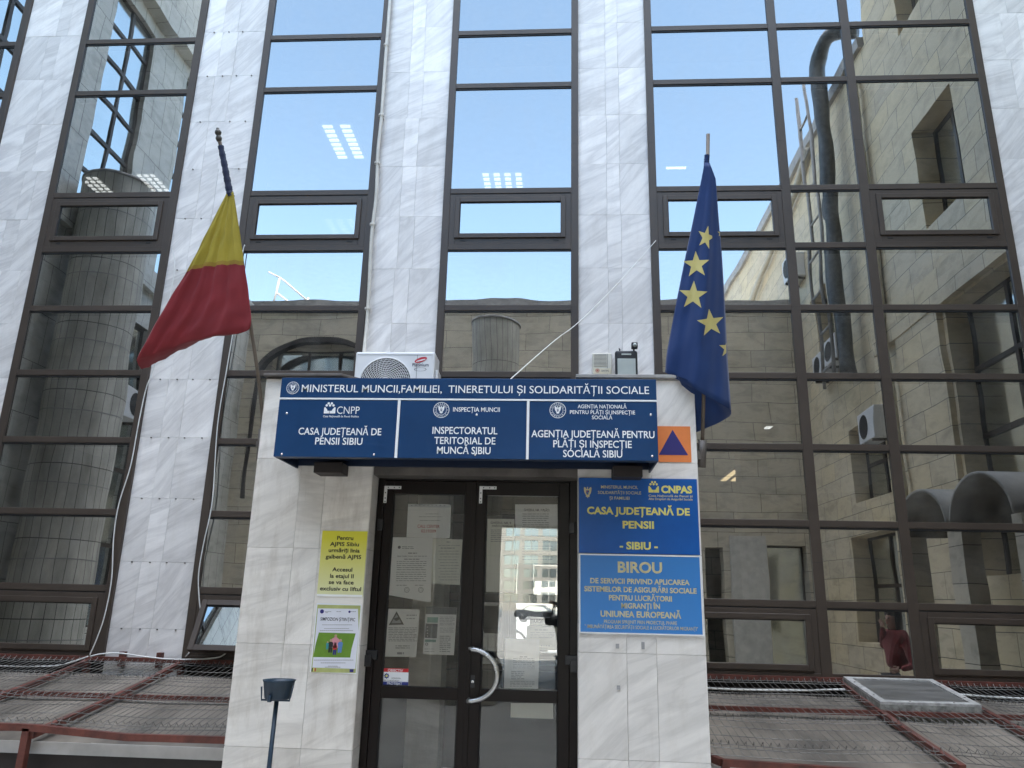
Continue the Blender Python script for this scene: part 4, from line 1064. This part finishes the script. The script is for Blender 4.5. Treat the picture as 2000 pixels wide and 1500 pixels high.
def wire_panel(parent, x0, x1, front, ymax=-.02):
    """bent welded wire fence panel lying over the roof"""
    b = MB(); folds = [-.12, -.68, -1.30, -1.95]
    n = int((x1 - x0) / .056)
    ys = [ymax]
    for f in folds: ys += [f + .035, f, f - .035]
    ys.append(-front)

    sag = lambda x: .012 * sin(3.1 * (x - x0) / max(x1 - x0, .1) * 1.0)

    def zz(x, y):
        h = surf(y, .0) - sag(x)
        for f in folds: h += .034 * max(0, 1 - abs(y - f) / .035)
        return h
    for k in range(n + 1):
        x = x0 + (x1 - x0) * k / n; j = random.uniform(-.004, .004)
        b.tube([(x + j * (1 if q % 2 else -.5), y, zz(x, y) + random.uniform(-.0012, .0012)) for q, y in enumerate(ys)], .0026, 4, 0, False)
    hy = []
    for f in folds: hy += [f + .036, f - .036]
    hy += [-.36, -.52, -.85, -1.08, -1.5, -1.72, -front + .01]
    for y in hy:
        b.tube([(x0 + (x1 - x0) * q / 10, y + random.uniform(-.002, .002), zz(x0 + (x1 - x0) * q / 10, y) - .005 - .004 * sin(q * .8 + y)) for q in range(11)], .0028, 4, 0, False)
    return b.build('wire_panel', MT['zinc'], parent)


gl = empty('steel_guard', (-4.5, -1, 0), 'red steel guard frame with bent wire mesh beside the ashtray pillar', 'guard grille', 'steel mesh guards over the areaways')
RX = [-3.70, -4.64, -5.58, -6.5, -7.45, -8.4]
LW = -2.21
for x in RX:
    mb = MB(); pts = [(x, y, surf(y, -.03) - .018 * sin(pi * y / -2.15)) for y in (-.01, -.4, -.8, -1.2, -1.6, -2.15)]
    for a, b in zip(pts[:-1], pts[1:]): mb.bar(a, b, .045, .045)
    mb.build('rafter', MT['red_steel'], gl)
for (y, lf) in ((-1.07, -.055), (-.03, .0)):
    mb = MB(); mb.bar((-8.9, y, surf(y, lf)), (LW, y, surf(y, lf)), .04, .04); mb.build('purlin', MT['red_steel'], gl)
mb = MB(); fp = [(-8.9, -2.15, .70), (-3.7, -2.15, .695), (-3.0, -2.15, .655), (LW, -2.15, .66)]
for a, b in zip(fp[:-1], fp[1:]): mb.bar(a, b, .04, .045)
mb.build('edge_bar', MT['red_steel'], gl)
for x in (-3.73, -5.6, -7.5):
    mb = MB(); mb.box(x - .025, x + .025, -2.17, -2.12, 0, .69); mb.build('post', MT['red_steel'], gl)
for x in (-4.31, -3.93, -4.66, -3.70, -6.7, -6.3):
    mb = MB(); mb.box(x - .022, x + .022, -.03, .038, .93 if x in (-4.31, -3.93) else .78, 1.07 if x in (-4.31, -3.93) else .97); mb.disc(x, 1.045, -.031, .008, 8, 1) if x in (-4.31, -3.93) else None; mb.build('wall_bracket', [MT['red_steel'], MT['black']], gl)
xs = [LW] + RX
for a, b in zip(xs[:-1], xs[1:]): wire_panel(gl, b + .03, a - .03, 2.15)
gr = empty('steel_guard', (3.5, -1, 0), 'red steel guard frame with bent wire mesh around the roof hatch', 'guard grille', 'steel mesh guards over the areaways')
RX2 = [2.62, 3.50, 4.40, 5.3, 6.2]; RW = .972
for x in RX2:
    mb = MB(); pts = [(x, y, surf(y, -.03) - .018 * sin(pi * y / -2.15)) for y in (-.01, -.4, -.8, -1.2, -1.6, -2.15)]
    for a, b in zip(pts[:-1], pts[1:]): mb.bar(a, b, .045, .045)
    mb.build('rafter', MT['red_steel'], gr)
for (y, lf) in ((-.90, -.045), (-.03, .0)):
    mb = MB(); mb.bar((RW, y, surf(y, lf)), (6.45, y, surf(y, lf)), .04, .04); mb.build('purlin', MT['red_steel'], gr)
mb = MB()
for a, b in (((RW, -2.0, .655), (1.08, -2.15, .63)), ((1.08, -2.15, .63), (2.0, -2.15, .60)), ((2.0, -2.15, .60), (6.45, -2.15, .66))): mb.bar(a, b, .045, .045)
mb.build('edge_bar', MT['red_steel'], gr)
for x in (1.10, 3.5, 5.3):
    mb = MB(); mb.box(x - .025, x + .025, -2.17, -2.12, 0, .63); mb.build('post', MT['red_steel'], gr)
xs = [RW] + RX2
for a, b in zip(xs[:-1], xs[1:]):
    if a == 2.62: wire_panel(gr, a + .03, b - .03, 2.15, -.92)
    else: wire_panel(gr, a + .03, b - .03, 2.15)
cable([(1.0, -.22, .92), (1.6, -.2, .905), (2.2, -.2, .915), (2.6, -.15, .93)], .010, 'white pipe lying under the mesh between porch and roof hatch', 'cable', 'pipe', 'pipe')
cable([(3.55, -.2, .92), (4.2, -.22, .9), (5.0, -.2, .9), (6.3, -.2, .9)], .010, 'white pipe lying under the mesh beyond the roof hatch', 'cable', 'pipe', 'pipe')
ht = empty('roof_hatch', (3.06, -.45, .9), 'raised grey roof hatch with peeling white edges set in the guard', 'hatch')
mb = MB()
H0, H1, HA, HB = 2.62, 3.42, -.06, -.88
zt = lambda y: surf(y, .02) + .01
mb.add([(x, y, zt(y) + dz) for dz in (-.15, -.012) for x, y in ((H0, HB), (H1, HB), (H1, HA), (H0, HA))], [(0, 1, 5, 4), (1, 2, 6, 5), (2, 3, 7, 6), (3, 0, 4, 7), (4, 5, 6, 7)])
peel = plain('peeling_paint', (.22, .22, .20), .7, 0, .75, 16, .4)
mb.build('curb', peel, ht)
mb = MB()
for (a, b, c, d) in ((H0, H1, HB, HB + .06), (H0, H1, HA - .06, HA), (H0, H0 + .06, HB + .06, HA - .06), (H1 - .06, H1, HB + .06, HA - .06)):
    mb.add([(x, y, zt(y) + dz) for dz in (-.012, .008) for x, y in ((a, c), (b, c), (b, d), (a, d))], [(4, 5, 6, 7), (0, 1, 5, 4), (1, 2, 6, 5), (2, 3, 7, 6), (3, 0, 4, 7)])
mb.build('rim', plain('rim_white', (.36, .355, .34), .55, 0, .55, 14), ht)
mb = MB(); mb.add([(x, y, zt(y) - .002) for x, y in ((H0 + .06, HB + .06), (H1 - .06, HB + .06), (H1 - .06, HA - .06), (H0 + .06, HA - .06))], [(0, 1, 2, 3)]); mb.build('lid', plain('hatch_sheet', (.12, .118, .112), .35, 0, .5, 3.5, streak=(.6, 3, 1)), ht)
mb = MB()
for x, y in ((H0 + .03, HB + .2), (H0 + .03, HA - .2), (H1 - .03, HB + .2), (H1 - .03, HA - .2), (H0 + .25, HB + .03), (H1 - .2, HB + .03)): mb.lathe((x, y, zt(y) + .008), [(.010, 0), (.008, .004), (0, .005)], 10)
mb.build('bolt', MT['coping'], ht)

# ------------------------------------------------------------------ courtyard buildings (behind the camera, mirrored in the glass)
def holed(mb, plane, c, t, u0, u1, v0, v1, holes, mi=0):
    """wall slab with rectangular openings; plane 'x': wall at x=c, u along y. plane 'y': wall at y=c, u along x"""
    us = sorted({u0, u1, *[h[k] for h in holes for k in (0, 1)]}); vs_ = sorted({v0, v1, *[h[k] for h in holes for k in (2, 3)]})
    us = [u for u in us if u0 <= u <= u1]; vs_ = [v for v in vs_ if v0 <= v <= v1]
    for a, b in zip(us[:-1], us[1:]):
        for d, e_ in zip(vs_[:-1], vs_[1:]):
            m_ = ((a + b) / 2, (d + e_) / 2)
            if any(h[0] < m_[0] < h[1] and h[2] < m_[1] < h[3] for h in holes): continue
            if plane == 'x': mb.box(min(c, c + t), max(c, c + t), a, b, d, e_, mi)
            else: mb.box(a, b, min(c, c + t), max(c, c + t), d, e_, mi)


def wing_window(parent, plane, c, h, nu, nv, dirn):
    """recessed window: frame bars as part, glass as sub-part"""
    u0, u1, v0, v1 = h; f = MB(); q = c + dirn * (.35 if dirn > 0 or plane == 'y' else .10); t = .06

    def bx(m_, a, b, d, e_, y0, y1):
        if plane == 'x': m_.box(min(y0, y1), max(y0, y1), a, b, d, e_)
        else: m_.box(a, b, min(y0, y1), max(y0, y1), d, e_)
    for k in range(nu + 1):
        u = u0 + (u1 - u0) * k / nu; bx(f, max(u - .04, u0), min(u + .04, u1), v0, v1, q, q + dirn * t)
    for k in range(nv + 1):
        v = v0 + (v1 - v0) * k / nv; bx(f, u0, u1, max(v - .04, v0), min(v + .04, v1), q - dirn * .003, q + dirn * t)
    w_ = f.build('window', MT['frame'], parent)
    p = MB(); bx(p, u0, u1, v0, v1, q + dirn * .03, q + dirn * .04); p.build('pane', MT['wing_glass'], w_)


XR = 6.5
rw = empty('wing_building', (XR + 3, -8, 0), 'warm stone courtyard wing mirrored in the wide window bay', 'building', 'courtyard wings mirrored in the glass')
RH = [(-5.0, -3.6, 8.2, 10.2), (-4.75, -2.4, 2.2, 6.6), (-9.75, -7.75, 3.9, 5.6), (-9.9, -7.6, 1.0, 3.2), (-5.0, -3.6, 12.4, 14.4), (-11.2, -9.9, 7.9, 9.4), (-2.1, -.6, 1.2, 6.6)]
mb = MB(); holed(mb, 'x', XR, .4, -6.4, 0, 0, 15.2, RH); holed(mb, 'x', XR, .4, -24, -6.4, 0, 13.4, RH); mb.box(XR + .4, XR + 7, -6.7, 0, 13.4, 15.2); mb.build('wall', MT['wing_x'], rw)
mb = MB(); mb.box(XR - .10, XR + 7, -24, -6.5, 13.4, 13.7); mb.box(XR + .9, XR + 7, -24, 0, 0, 13.4); mb.build('roof', MT['coping2'], rw)
mb = MB(); mb.box(XR - .12, XR, -7.6, -2.2, 6.65, 7.3); mb.box(XR - .10, XR, -6.55, -4.85, 0, 6.65); mb.build('pilaster', MT['wing_x'], rw)
for h, nu, nv in zip(RH, (2, 2, 2, 2, 2, 2, 2), (1, 4, 2, 2, 1, 1, 3)): wing_window(rw, 'x', XR, h, nu, nv, 1)
mb = MB(); mb.tube(spline([(XR - .12, -6.95, 12.9), (XR - .16, -6.9, 12.4), (XR - .12, -6.88, 10), (XR - .12, -6.85, 7.6), (XR - .24, -6.85, 7.0), (XR - .24, -6.75, 6.4), (XR - .24, -6.6, 5.2), (XR - .24, -6.6, 0)], 6), .10, 12); label(mb.build('drainpipe', MT['pipe']), 'cream drainpipe mirrored in the widest pane column', 'drainpipe')
mb = MB(); mb.tube(spline([(XR - .1, -10.2, 13.2), (XR - .14, -13, 12.3), (XR - .14, -17, 11.4), (XR - .1, -19, 10.6)], 5), .09, 10); label(mb.build('drainpipe', MT['pipe']), 'sloping cream gutter pipe mirrored under the eaves', 'drainpipe')
mb = MB(); mb.tube(spline([(XR + .3, -7.3, 14.55), (XR - .2, -7.7, 14.65), (XR - .36, -8.05, 14.2), (XR - .38, -8.15, 13.6), (XR - .38, -8.3, 11), (XR - .38, -8.35, 9), (XR - .38, -8.3, 6.4)], 6), .17, 14); label(mb.build('ventilation_duct', MT['duct']), 'dark foil-wrapped ventilation duct mirrored beside the roof ladder', 'duct')
ld = empty('roof_ladder', (XR - .6, -8.8, 6.5), 'steel roof ladder mirrored in the narrow pane column', 'ladder')
for y in (-9.15, -8.45):
    mb = MB(); mb.tube([(XR - .62, y, 6.4), (XR - .62, y, 14.0)], .045, 8); mb.build('rail', MT['coping2'], ld)
for k in range(8):
    mb = MB(); mb.tube([(XR - .62, -9.15, 6.8 + .9 * k), (XR - .62, -8.45, 6.8 + .9 * k)], .03, 6); mb.build('rung', MT['coping2'], ld)


def wall_ac(x, y, z, text, face=-1, w_=.85, h_=.62):
    t = empty('wall_air_conditioner', (x, y, z), text, 'air conditioner', 'air conditioners on the courtyard walls')
    b = MB(); x1 = x + face * .36; b.box(min(x, x1), max(x, x1), y - w_ / 2, y + w_ / 2, z, z + h_); b.build('case', MT['ac'], t, bevel=.015)
    b = MB(); yc, zc = y - .1, z + h_ / 2; n = 24; vs_ = [(x1 + face * .004, yc + .25 * cos(2 * pi * k / n), zc + .25 * sin(2 * pi * k / n)) for k in range(n)]; b.add(vs_, [tuple(range(n))]); b.build('fan', MT['ac_dark'], t)
    b = MB()
    for s_ in (-.3, .3): b.box(min(x, x1), max(x, x1), y + s_ - .02, y + s_ + .02, z - .05, z)
    b.build('bracket', MT['coping'], t)


for (y, z, tx) in ((-11.7, 10.2, 'air conditioner mirrored high under the eaves'), (-14.6, 10.0, 'air conditioner mirrored near the far eaves corner'), (-10.3, 7.0, 'air conditioner mirrored beside the ladder, outer one'), (-9.4, 7.1, 'air conditioner mirrored beside the ladder, inner one'), (-7.75, 4.95, 'pale air conditioner mirrored beside the drainpipe')): wall_ac(XR, y, z, tx)
for y in (-9.75, -9.05):
    mb = MB(); n = 20; vs_ = [(XR - .012, y + .27 * cos(2 * pi * k / n), 11.25 + .34 * sin(2 * pi * k / n)) for k in range(n)] ; mb.add(vs_, [tuple(range(n))]); label(mb.build('vent_opening', MT['dark_brown']), 'round dark vent mirrored under the eaves, %s' % ('nearer the ladder' if y > -9.4 else 'away from the ladder'), 'vent')

lw = empty('wing_building', (-12, -5, 0), 'pale marble courtyard wing mirrored in the bay beside the tricolour', 'building', 'courtyard wings mirrored in the glass')
LH = [(-5.95, -4.45, 8.6, 13.6), (-8.9, -7.4, 8.6, 13.6), (-2.9, -1.4, 8.6, 13.6), (-7.6, -6.75, 1.0, 7.2), (-3.1, -2.2, 1.0, 6.4)]
mb = MB(); holed(mb, 'x', -9, -.5, -10.6, 0, 0, 16.4, LH); mb.box(-9.5, -9, -13, -10.6, 0, 9.9); mb.build('wall', MT['wing_l'], lw)
mb = MB(); mb.box(-9, -8.72, -10.6, 0, 13.9, 14.5); mb.box(-9, -8.86, -10.6, 0, 8.0, 8.5); mb.build('ledge', MT['wing_l'], lw)
mb = MB(); mb.box(-15, -9.9, -10.6, 0, 0, 16.4); mb.build('core', MT['inner_dark'], lw)
for h, nu, nv in zip(LH, (2, 2, 2, 1, 1), (6, 6, 6, 4, 3)): wing_window(lw, 'x', -9, h, nu, nv, -1)
wall_ac(-9, -6.65, 5.0, 'air conditioner mirrored beside the big round column', 1)
mb = MB(); mb.tube(spline([(-8.9, -6.5, 6.9), (-8.86, -6.45, 6.3), (-8.9, -6.25, 5.7), (-8.86, -6.2, 5.3)], 5), .03, 6); label(mb.build('cable', MT['cable']), 'grey cable bundle mirrored beside the big round column', 'cable')


def column(x, y, r, z1, text):
    t = empty('round_column', (x, y, 0), text, 'column', 'round stone columns mirrored in the glass'); b = MB(); b.lathe((x, y, 0), [(r, 0), (r, z1)], 48); o = b.build('shaft', None or colmat(r), t)
    b = MB()
    for z in [.9 + 1.22 * k for k in range(int(z1 / 1.22))]: b.lathe((x, y, 0), [(r + .002, z), (r + .006, z + .008), (r + .002, z + .016)], 48)
    b.build('joint', MT['joint'], t); b = MB(); b.lathe((x, y, 0), [(r, z1 - .0), (r + .02, z1), (r + .02, z1 + .05), (0, z1 + .06)], 48); b.build('cap', MT['coping2'], t)


def colmat(r):
    m, nt_, N, L, B = nodes('column_staves'); tc = N.new('ShaderNodeTexCoord'); sep = N.new('ShaderNodeSeparateXYZ'); L.new(tc.outputs['Object'], sep.inputs[0])
    an = N.new('ShaderNodeMath'); an.operation = 'ARCTAN2'; L.new(sep.outputs[1], an.inputs[0]); L.new(sep.outputs[0], an.inputs[1])
    cb = N.new('ShaderNodeCombineXYZ'); L.new(an.outputs[0], cb.inputs[0]); L.new(sep.outputs[2], cb.inputs[1])
    br = N.new('ShaderNodeTexBrick'); br.offset = 0; br.inputs['Scale'].default_value = 1; br.inputs['Brick Width'].default_value = 2 * pi / 26; br.inputs['Row Height'].default_value = 1.22; br.inputs['Mortar Size'].default_value = .008
    br.inputs['Color1'].default_value = (.66, .63, .55, 1); br.inputs['Color2'].default_value = (.50, .475, .41, 1); br.inputs['Mortar'].default_value = (.10, .095, .08, 1); L.new(cb.outputs[0], br.inputs['Vector'])
    mp = N.new('ShaderNodeMapping'); mp.inputs['Scale'].default_value = (2, 2, .6); L.new(tc.outputs['Object'], mp.inputs[0]); n = noise(N, L, mp.outputs[0], 2, 6, .65); r_ = ramp(N, [(.3, (.6,) * 3), (.7, (1.1,) * 3)]); L.new(n.outputs[0], r_.inputs[0])
    L.new(mul(N, L, br.outputs[0], r_.outputs[0]), B.inputs['Base Color']); B.inputs['Roughness'].default_value = .6
    return m


column(-8.28, -4.6, .62, 8.95, 'thick round stone column mirrored in the bay beside the tricolour')
column(-1.63, -10.5, .58, 8.4, 'short round stone column top mirrored above the signboard')

rb = empty('rear_building', (-1, -14, 0), 'low stone building across the courtyard mirrored in every bay', 'building')
BH = [(-2.6, .7, 0, 3.45), (2.75, 3.55, .0, 3.4), (3.75, 4.2, 0, 3.1), (5.3, 6.3, 0, 3.2), (-8.2, -5.4, 4.2, 8.6), (-6.4, -4.4, 0, 3.0)]
mb = MB(); holed(mb, 'y', -12.7, -.4, -9, 6.5, 0, 9.8, BH); mb.build('wall', MT['rear'], rb)
mb = MB(); mb.box(-9.1, 6.5, -16.2, -12.6, 9.8, 10.0); mb.build('roof', MT['coping2'], rb)
mb = MB(); holed(mb, 'y', -15.8, -.3, -9, 6.5, 0, 9.8, [(-2.6, .7, 0, 3.45), (3.75, 4.2, 0, 3.1)]); mb.box(-9, 6.5, -15.8, -13.1, 3.5, 3.7); mb.box(-2.9, -2.6, -15.8, -13.1, 0, 3.5); mb.box(.7, 1.0, -15.8, -13.1, 0, 3.5); mb.build('passage_wall', MT['rear'], rb)
mb = MB(); mb.box(4.35, 5.25, -12.68, -12.55, 0, 3.4); mb.build('pilaster', plain('white_column_render', (.6, .58, .54), .7), rb)
for h, nu, nv in ((BH[4], 3, 3), (BH[5], 2, 1), (BH[1], 1, 1), (BH[3], 1, 1)): wing_window(rb, 'y', -12.7, h, nu, nv, -1)
mb = MB()
for k in range(20):
    a0, a1 = pi * k / 20, pi * (k + 1) / 20; c0 = (-6.75 + 1.75 * cos(a0), 7.5 + 1.25 * sin(a0)); c1 = (-6.75 + 1.75 * cos(a1), 7.5 + 1.25 * sin(a1)); mb.bar((c0[0], -12.3, c0[1]), (c1[0], -12.3, c1[1]), .14, .10, 0, (0, 1, 0)); mb.add([(c0[0], -12.25, c0[1]), (c1[0], -12.25, c1[1]), (c1[0], -12.7, c1[1]), (c0[0], -12.7, c0[1])], [(0, 1, 2, 3)])
for x in (-8.45, -6.6, -5.05): mb.box(x - .04, x + .04, -12.35, -12.25, 4.2, 7.6)
label(mb.build('arched_canopy', MT['dark_brown']), 'dark arched canopy mirrored behind the tricolour flagpole', 'canopy')
for k, (y, tx) in enumerate(((-2.2, 'grey barrel canopy mirrored at the photo edge'), (-3.8, 'grey barrel canopy mirrored beside the drainpipe foot'))):
    t = empty('barrel_canopy', (5.6, y, 0), tx, 'canopy', 'barrel canopies mirrored in the wide bay'); b = MB(); n = 16; rws = []
    for i in range(n + 1):
        a = pi * i / n; rws.append([(x, y + .72 * cos(a), 2.75 + .55 * sin(a)) for x in (5.25, 6.45)])
    b.grid(rws); o = b.build('shell', plain('canopy_grey', (.27, .255, .225), .6, 0, .35, 3), t); so = o.modifiers.new('thick', 'SOLIDIFY'); so.thickness = .05
    for s_ in (-.7, .7):
        b = MB(); b.box(5.3, 5.55, y + s_ - .1, y + s_ + .1, 0, 2.75); b.build('post', MT['rear'], t)

rf_ = empty('pipe_rack', (-8.2, -13.2, 10), 'white pipe frame on the low roof mirrored beside the tricolour flagpole', 'pipe frame'); mb = MB()
for a, b in (((-8.7, -13.2, 10.0), (-8.55, -13.2, 11.0)), ((-8.55, -13.2, 11.0), (-7.6, -13.2, 10.2)), ((-7.6, -13.2, 10.0), (-7.6, -13.2, 10.3)), ((-8.62, -13.2, 10.5), (-8.0, -13.2, 10.05)), ((-9.0, -13.4, 11.3), (-8.55, -13.2, 11.0))): mb.tube([a, b], .03, 6)
mb.build('pipes', MT['white_paint'], rf_)
# far sunlit block seen through the passage
fb = empty('distant_building', (4, -190, 0), 'sunlit white gridded office block mirrored in the right-hand door pane', 'building')
mb = MB(); H2 = []
for i in range(14):
    for j in range(9): H2.append((-32 + i * 4.6, -28.6 + i * 4.6, 2.0 + j * 3.2, 4.2 + j * 3.2))
holed(mb, 'y', -190, -.6, -34, 34, 0, 31, H2); mb.build('wall', MT['far_white'], fb)
mb = MB(); mb.box(-34, 34, -196, -190.65, 0, 31); mb.build('window_band', MT['wing_glass'], fb)
mb = MB()
for i in range(14): mb.box(-30.4 + i * 4.6, -30.2 + i * 4.6, -190.5, -190.2, 0, 31)
mb.build('mullion', MT['far_white'], fb)


def car(x, y, rz, paint, text):
    t = empty('parked_car', (x, y, 0), text, 'car', 'parked cars mirrored in the door glass'); t.rotation_euler = (0, 0, rz)
    prof = [(-2.1, .3), (-2.15, .7), (-2.0, .92), (-1.2, 1.0), (-.55, 1.42), (.75, 1.45), (1.5, 1.02), (2.05, .95), (2.12, .6), (2.05, .3)]
    b = MB(); b.poly(prof, -.85, 1.7); b.v = [(v[0] + x, v[1] + y, v[2]) for v in b.v]; b.build('body', paint, t, bevel=.08, seg=3)
    for s_ in (-.856, .85):
        b = MB(); b.poly([(-1.02, 1.02), (-.5, 1.36), (.7, 1.38), (1.3, 1.02)], s_, .006); b.v = [(v[0] + x, v[1] + y, v[2]) for v in b.v]; b.build('side_window', MT['wing_glass'], t)
    for wx in (-1.35, 1.3):
        for s_ in (-.8, .8):
            b = MB(); b.lathe((x + wx, y + s_, .32), [(0, .1), (.2, .1), (.32, .08), (.32, -.08), (.2, -.1), (0, -.1)], 20, 0, 'y'); b.build('wheel', MT['black_plastic'], t)


car(-2.6, -82, .1, MT['car'], 'dark parked car mirrored low in the door pane'); car(-8.5, -86, .0, MT['car2'], 'silver parked car mirrored low in the door pane')


# ------------------------------------------------------------------ people (standing outside the frame, mirrored in the glass)
def skin_body(name, joints, edges, mats, parent, sub=2):
    me = bpy.data.meshes.new(name); off = wloc(parent); keys = list(joints)
    me.from_pydata([Vector(joints[k][0]) - off for k in keys], [(keys.index(a), keys.index(b)) for a, b in edges], [])
    o = bpy.data.objects.new(name, me); COL.objects.link(o); o.parent = parent
    o.modifiers.new('skin', 'SKIN'); me.skin_vertices or None
    for i, k in enumerate(keys):
        r = joints[k][1]; r = (r, r) if not isinstance(r, tuple) else r
        me.skin_vertices[0].data[i].radius = r; me.skin_vertices[0].data[i].use_root = (i == 0)
    s_ = o.modifiers.new('sub', 'SUBSURF'); s_.levels = s_.render_levels = sub
    me.materials.append(mats); return o


def person(pos, face, text, top_mat, leg_mat, hand_l, hand_r, height=1.68, longhair=False):
    """face = direction the person looks (unit XY); hands are points in local (right, forward, up)"""
    t = empty('person', pos, text, 'person'); P = Vector(pos); F = Vector((*face, 0)).normalized(); R_ = F.cross(Vector((0, 0, 1)))
    k = height / 1.68
    def L(r, f, u): return P + (R_ * r + F * f + Vector((0, 0, u))) * k
    def arm(s_, hand):
        sh = Vector((.19 * s_, 0, 1.36)); h = Vector(hand); mid = (sh + h) / 2; d = (h - sh).length; b = math.sqrt(max(.30 ** 2 - (d / 2) ** 2, .0004))
        return mid + Vector((.5 * s_, -.3, -.8)).normalized() * b
    el, er = arm(-1, hand_l), arm(1, hand_r)
    J = dict(pelvis=(L(0, 0, .92), (.17 * k, .12 * k)), waist=(L(0, 0, 1.06), (.155 * k, .11 * k)), chest=(L(0, .01, 1.26), (.175 * k, .12 * k)), neck0=(L(0, 0, 1.40), (.075 * k, .07 * k)),
             shl=(L(-.17, 0, 1.36), .07 * k), shr=(L(.17, 0, 1.36), .07 * k), ell=(L(*el), .052 * k), elr=(L(*er), .052 * k), wrl=(L(*hand_l), .034 * k), wrr=(L(*hand_r), .034 * k))
    skin_body('jacket', J, [('pelvis', 'waist'), ('waist', 'chest'), ('chest', 'neck0'), ('chest', 'shl'), ('shl', 'ell'), ('ell', 'wrl'), ('chest', 'shr'), ('shr', 'elr'), ('elr', 'wrr')], top_mat, t)
    J = dict(hip=(L(0, 0, .90), (.15 * k, .115 * k)), h1=(L(-.09, 0, .80), .088 * k), h2=(L(.09, 0, .80), .088 * k), k1=(L(-.10, .02, .47), .062 * k), k2=(L(.10, .02, .47), .062 * k), a1=(L(-.11, -.02, .09), .045 * k), a2=(L(.11, -.02, .09), .045 * k))
    skin_body('trousers', J, [('hip', 'h1'), ('h1', 'k1'), ('k1', 'a1'), ('hip', 'h2'), ('h2', 'k2'), ('k2', 'a2')], leg_mat, t)
    for s_ in (-.11, .11):
        J = dict(heel=(L(s_, -.05, .04), .042 * k), ball=(L(s_, .08, .035), (.045 * k, .034 * k)), toe=(L(s_ * 1.05, .17, .03), (.036 * k, .026 * k))); skin_body('shoe', J, [('heel', 'ball'), ('ball', 'toe')], MT['shoe'], t)
    # head, hands: one skin surface for the neck and head, hands with five fingers
    J = dict(neck=(L(0, .0, 1.40), .055 * k), jaw=(L(0, .03, 1.485), (.058 * k, .062 * k)), mid=(L(0, .02, 1.56), (.078 * k, .088 * k)), crown=(L(0, .005, 1.625), (.066 * k, .074 * k)), nose=(L(0, .112, 1.535), .011 * k), brow=(L(0, .098, 1.575), .014 * k))
    head = skin_body('body', J, [('neck', 'jaw'), ('jaw', 'mid'), ('mid', 'crown'), ('mid', 'nose'), ('mid', 'brow')], MT['skin'], t)
    b = MB()
    for s_ in (-.031, .031):
        c = L(s_, .098, 1.555); b.lathe(c, [(.0, -.008), (.011, -.004), (.013, 0), (.011, .004), (0, .008)], 10, 0)
    c = L(0, .098, 1.495); b.lathe(c, [(0, -.006), (.02, 0), (0, .006)], 10, 1); b.build('features', [MT['black'], MT['red_ink']], t)
    hb = MB()
    hair_rows = []
    for i in range(9):
        a = pi * i / 8 * .62; row = []
        for j in range(25):
            th = 2 * pi * j / 24; fr_ = cos(th); rr = .108 * sin(a) * (1 + .05 * sin(9 * th)); drop = 0.0
            front_cut = .045 if fr_ > .45 and i > 4 else 0
            row.append(L(rr * sin(th) * .92, .0 + rr * fr_ - .012, 1.575 + .108 * cos(a) + front_cut - (.25 if longhair and i == 8 and fr_ < .3 else 0)))
        hair_rows.append(row)
    hb.grid(hair_rows); ho = hb.build('hair', MT['hair'], t); so = ho.modifiers.new('thick', 'SOLIDIFY'); so.thickness = .02
    for s_, hd, e_ in ((-1, hand_l, el), (1, hand_r, er)):
        h = Vector(hd); d = (h - Vector(e_)).normalized(); sx = d.cross(Vector((0, 1, 0))).normalized() if abs(d.y) < .9 else Vector((1, 0, 0)); nrm = sx.cross(d)
        J = {'wrist': (L(*h), .028 * k), 'palm': (L(*(h + d * .055)), (.040 * k, .022 * k))}; E = [('wrist', 'palm')]
        for q, (off_, ln) in enumerate(((-.030, .062), (-.010, .075), (.010, .070), (.029, .055))):
            a = h + d * .085 + sx * off_; m_ = a + d * ln * .5 + nrm * .006; z = m_ + d * ln * .35 + nrm * .024
            for nme, v, rr in (('a', a, .0095), ('m', m_, .0088), ('z', z, .0075)): J['f%d%s' % (q, nme)] = (L(*v), rr * k)
            E += [('palm', 'f%da' % q), ('f%da' % q, 'f%dm' % q), ('f%dm' % q, 'f%dz' % q)]
        a = h + d * .03 + sx * .036 * -s_; z = a + d * .05 + sx * .02 * -s_ + nrm * .015
        J['ta'] = (L(*a), .012 * k); J['tz'] = (L(*z), .009 * k); E += [('wrist', 'ta'), ('ta', 'tz')]
        skin_body('hand', J, E, MT['skin'], t)
    return t


person((4.35, -2.9, 0), (-.95, .3), 'person in a red jacket with one hand raised to the face', MT['jacket'], MT['dark_cloth'], (-.05, .13, 1.44), (.24, .16, .95), 1.66, True)
ph = person((.12, -8.5, 0), (-.08, 1), 'person in dark clothes and jeans holding up a phone', MT['dark_cloth'], MT['jeans'], (-.19, .46, 1.545), (-.03, .46, 1.545), 1.72)
mb = MB(); mb.box(-.085, .075, -7.845, -7.836, 1.565, 1.642); label(mb.build('phone', MT['black_plastic'], bevel=.004), 'black phone held up by the person in jeans', 'phone')

if _TC is not None: bpy.data.objects.remove(_TC, do_unlink=True)
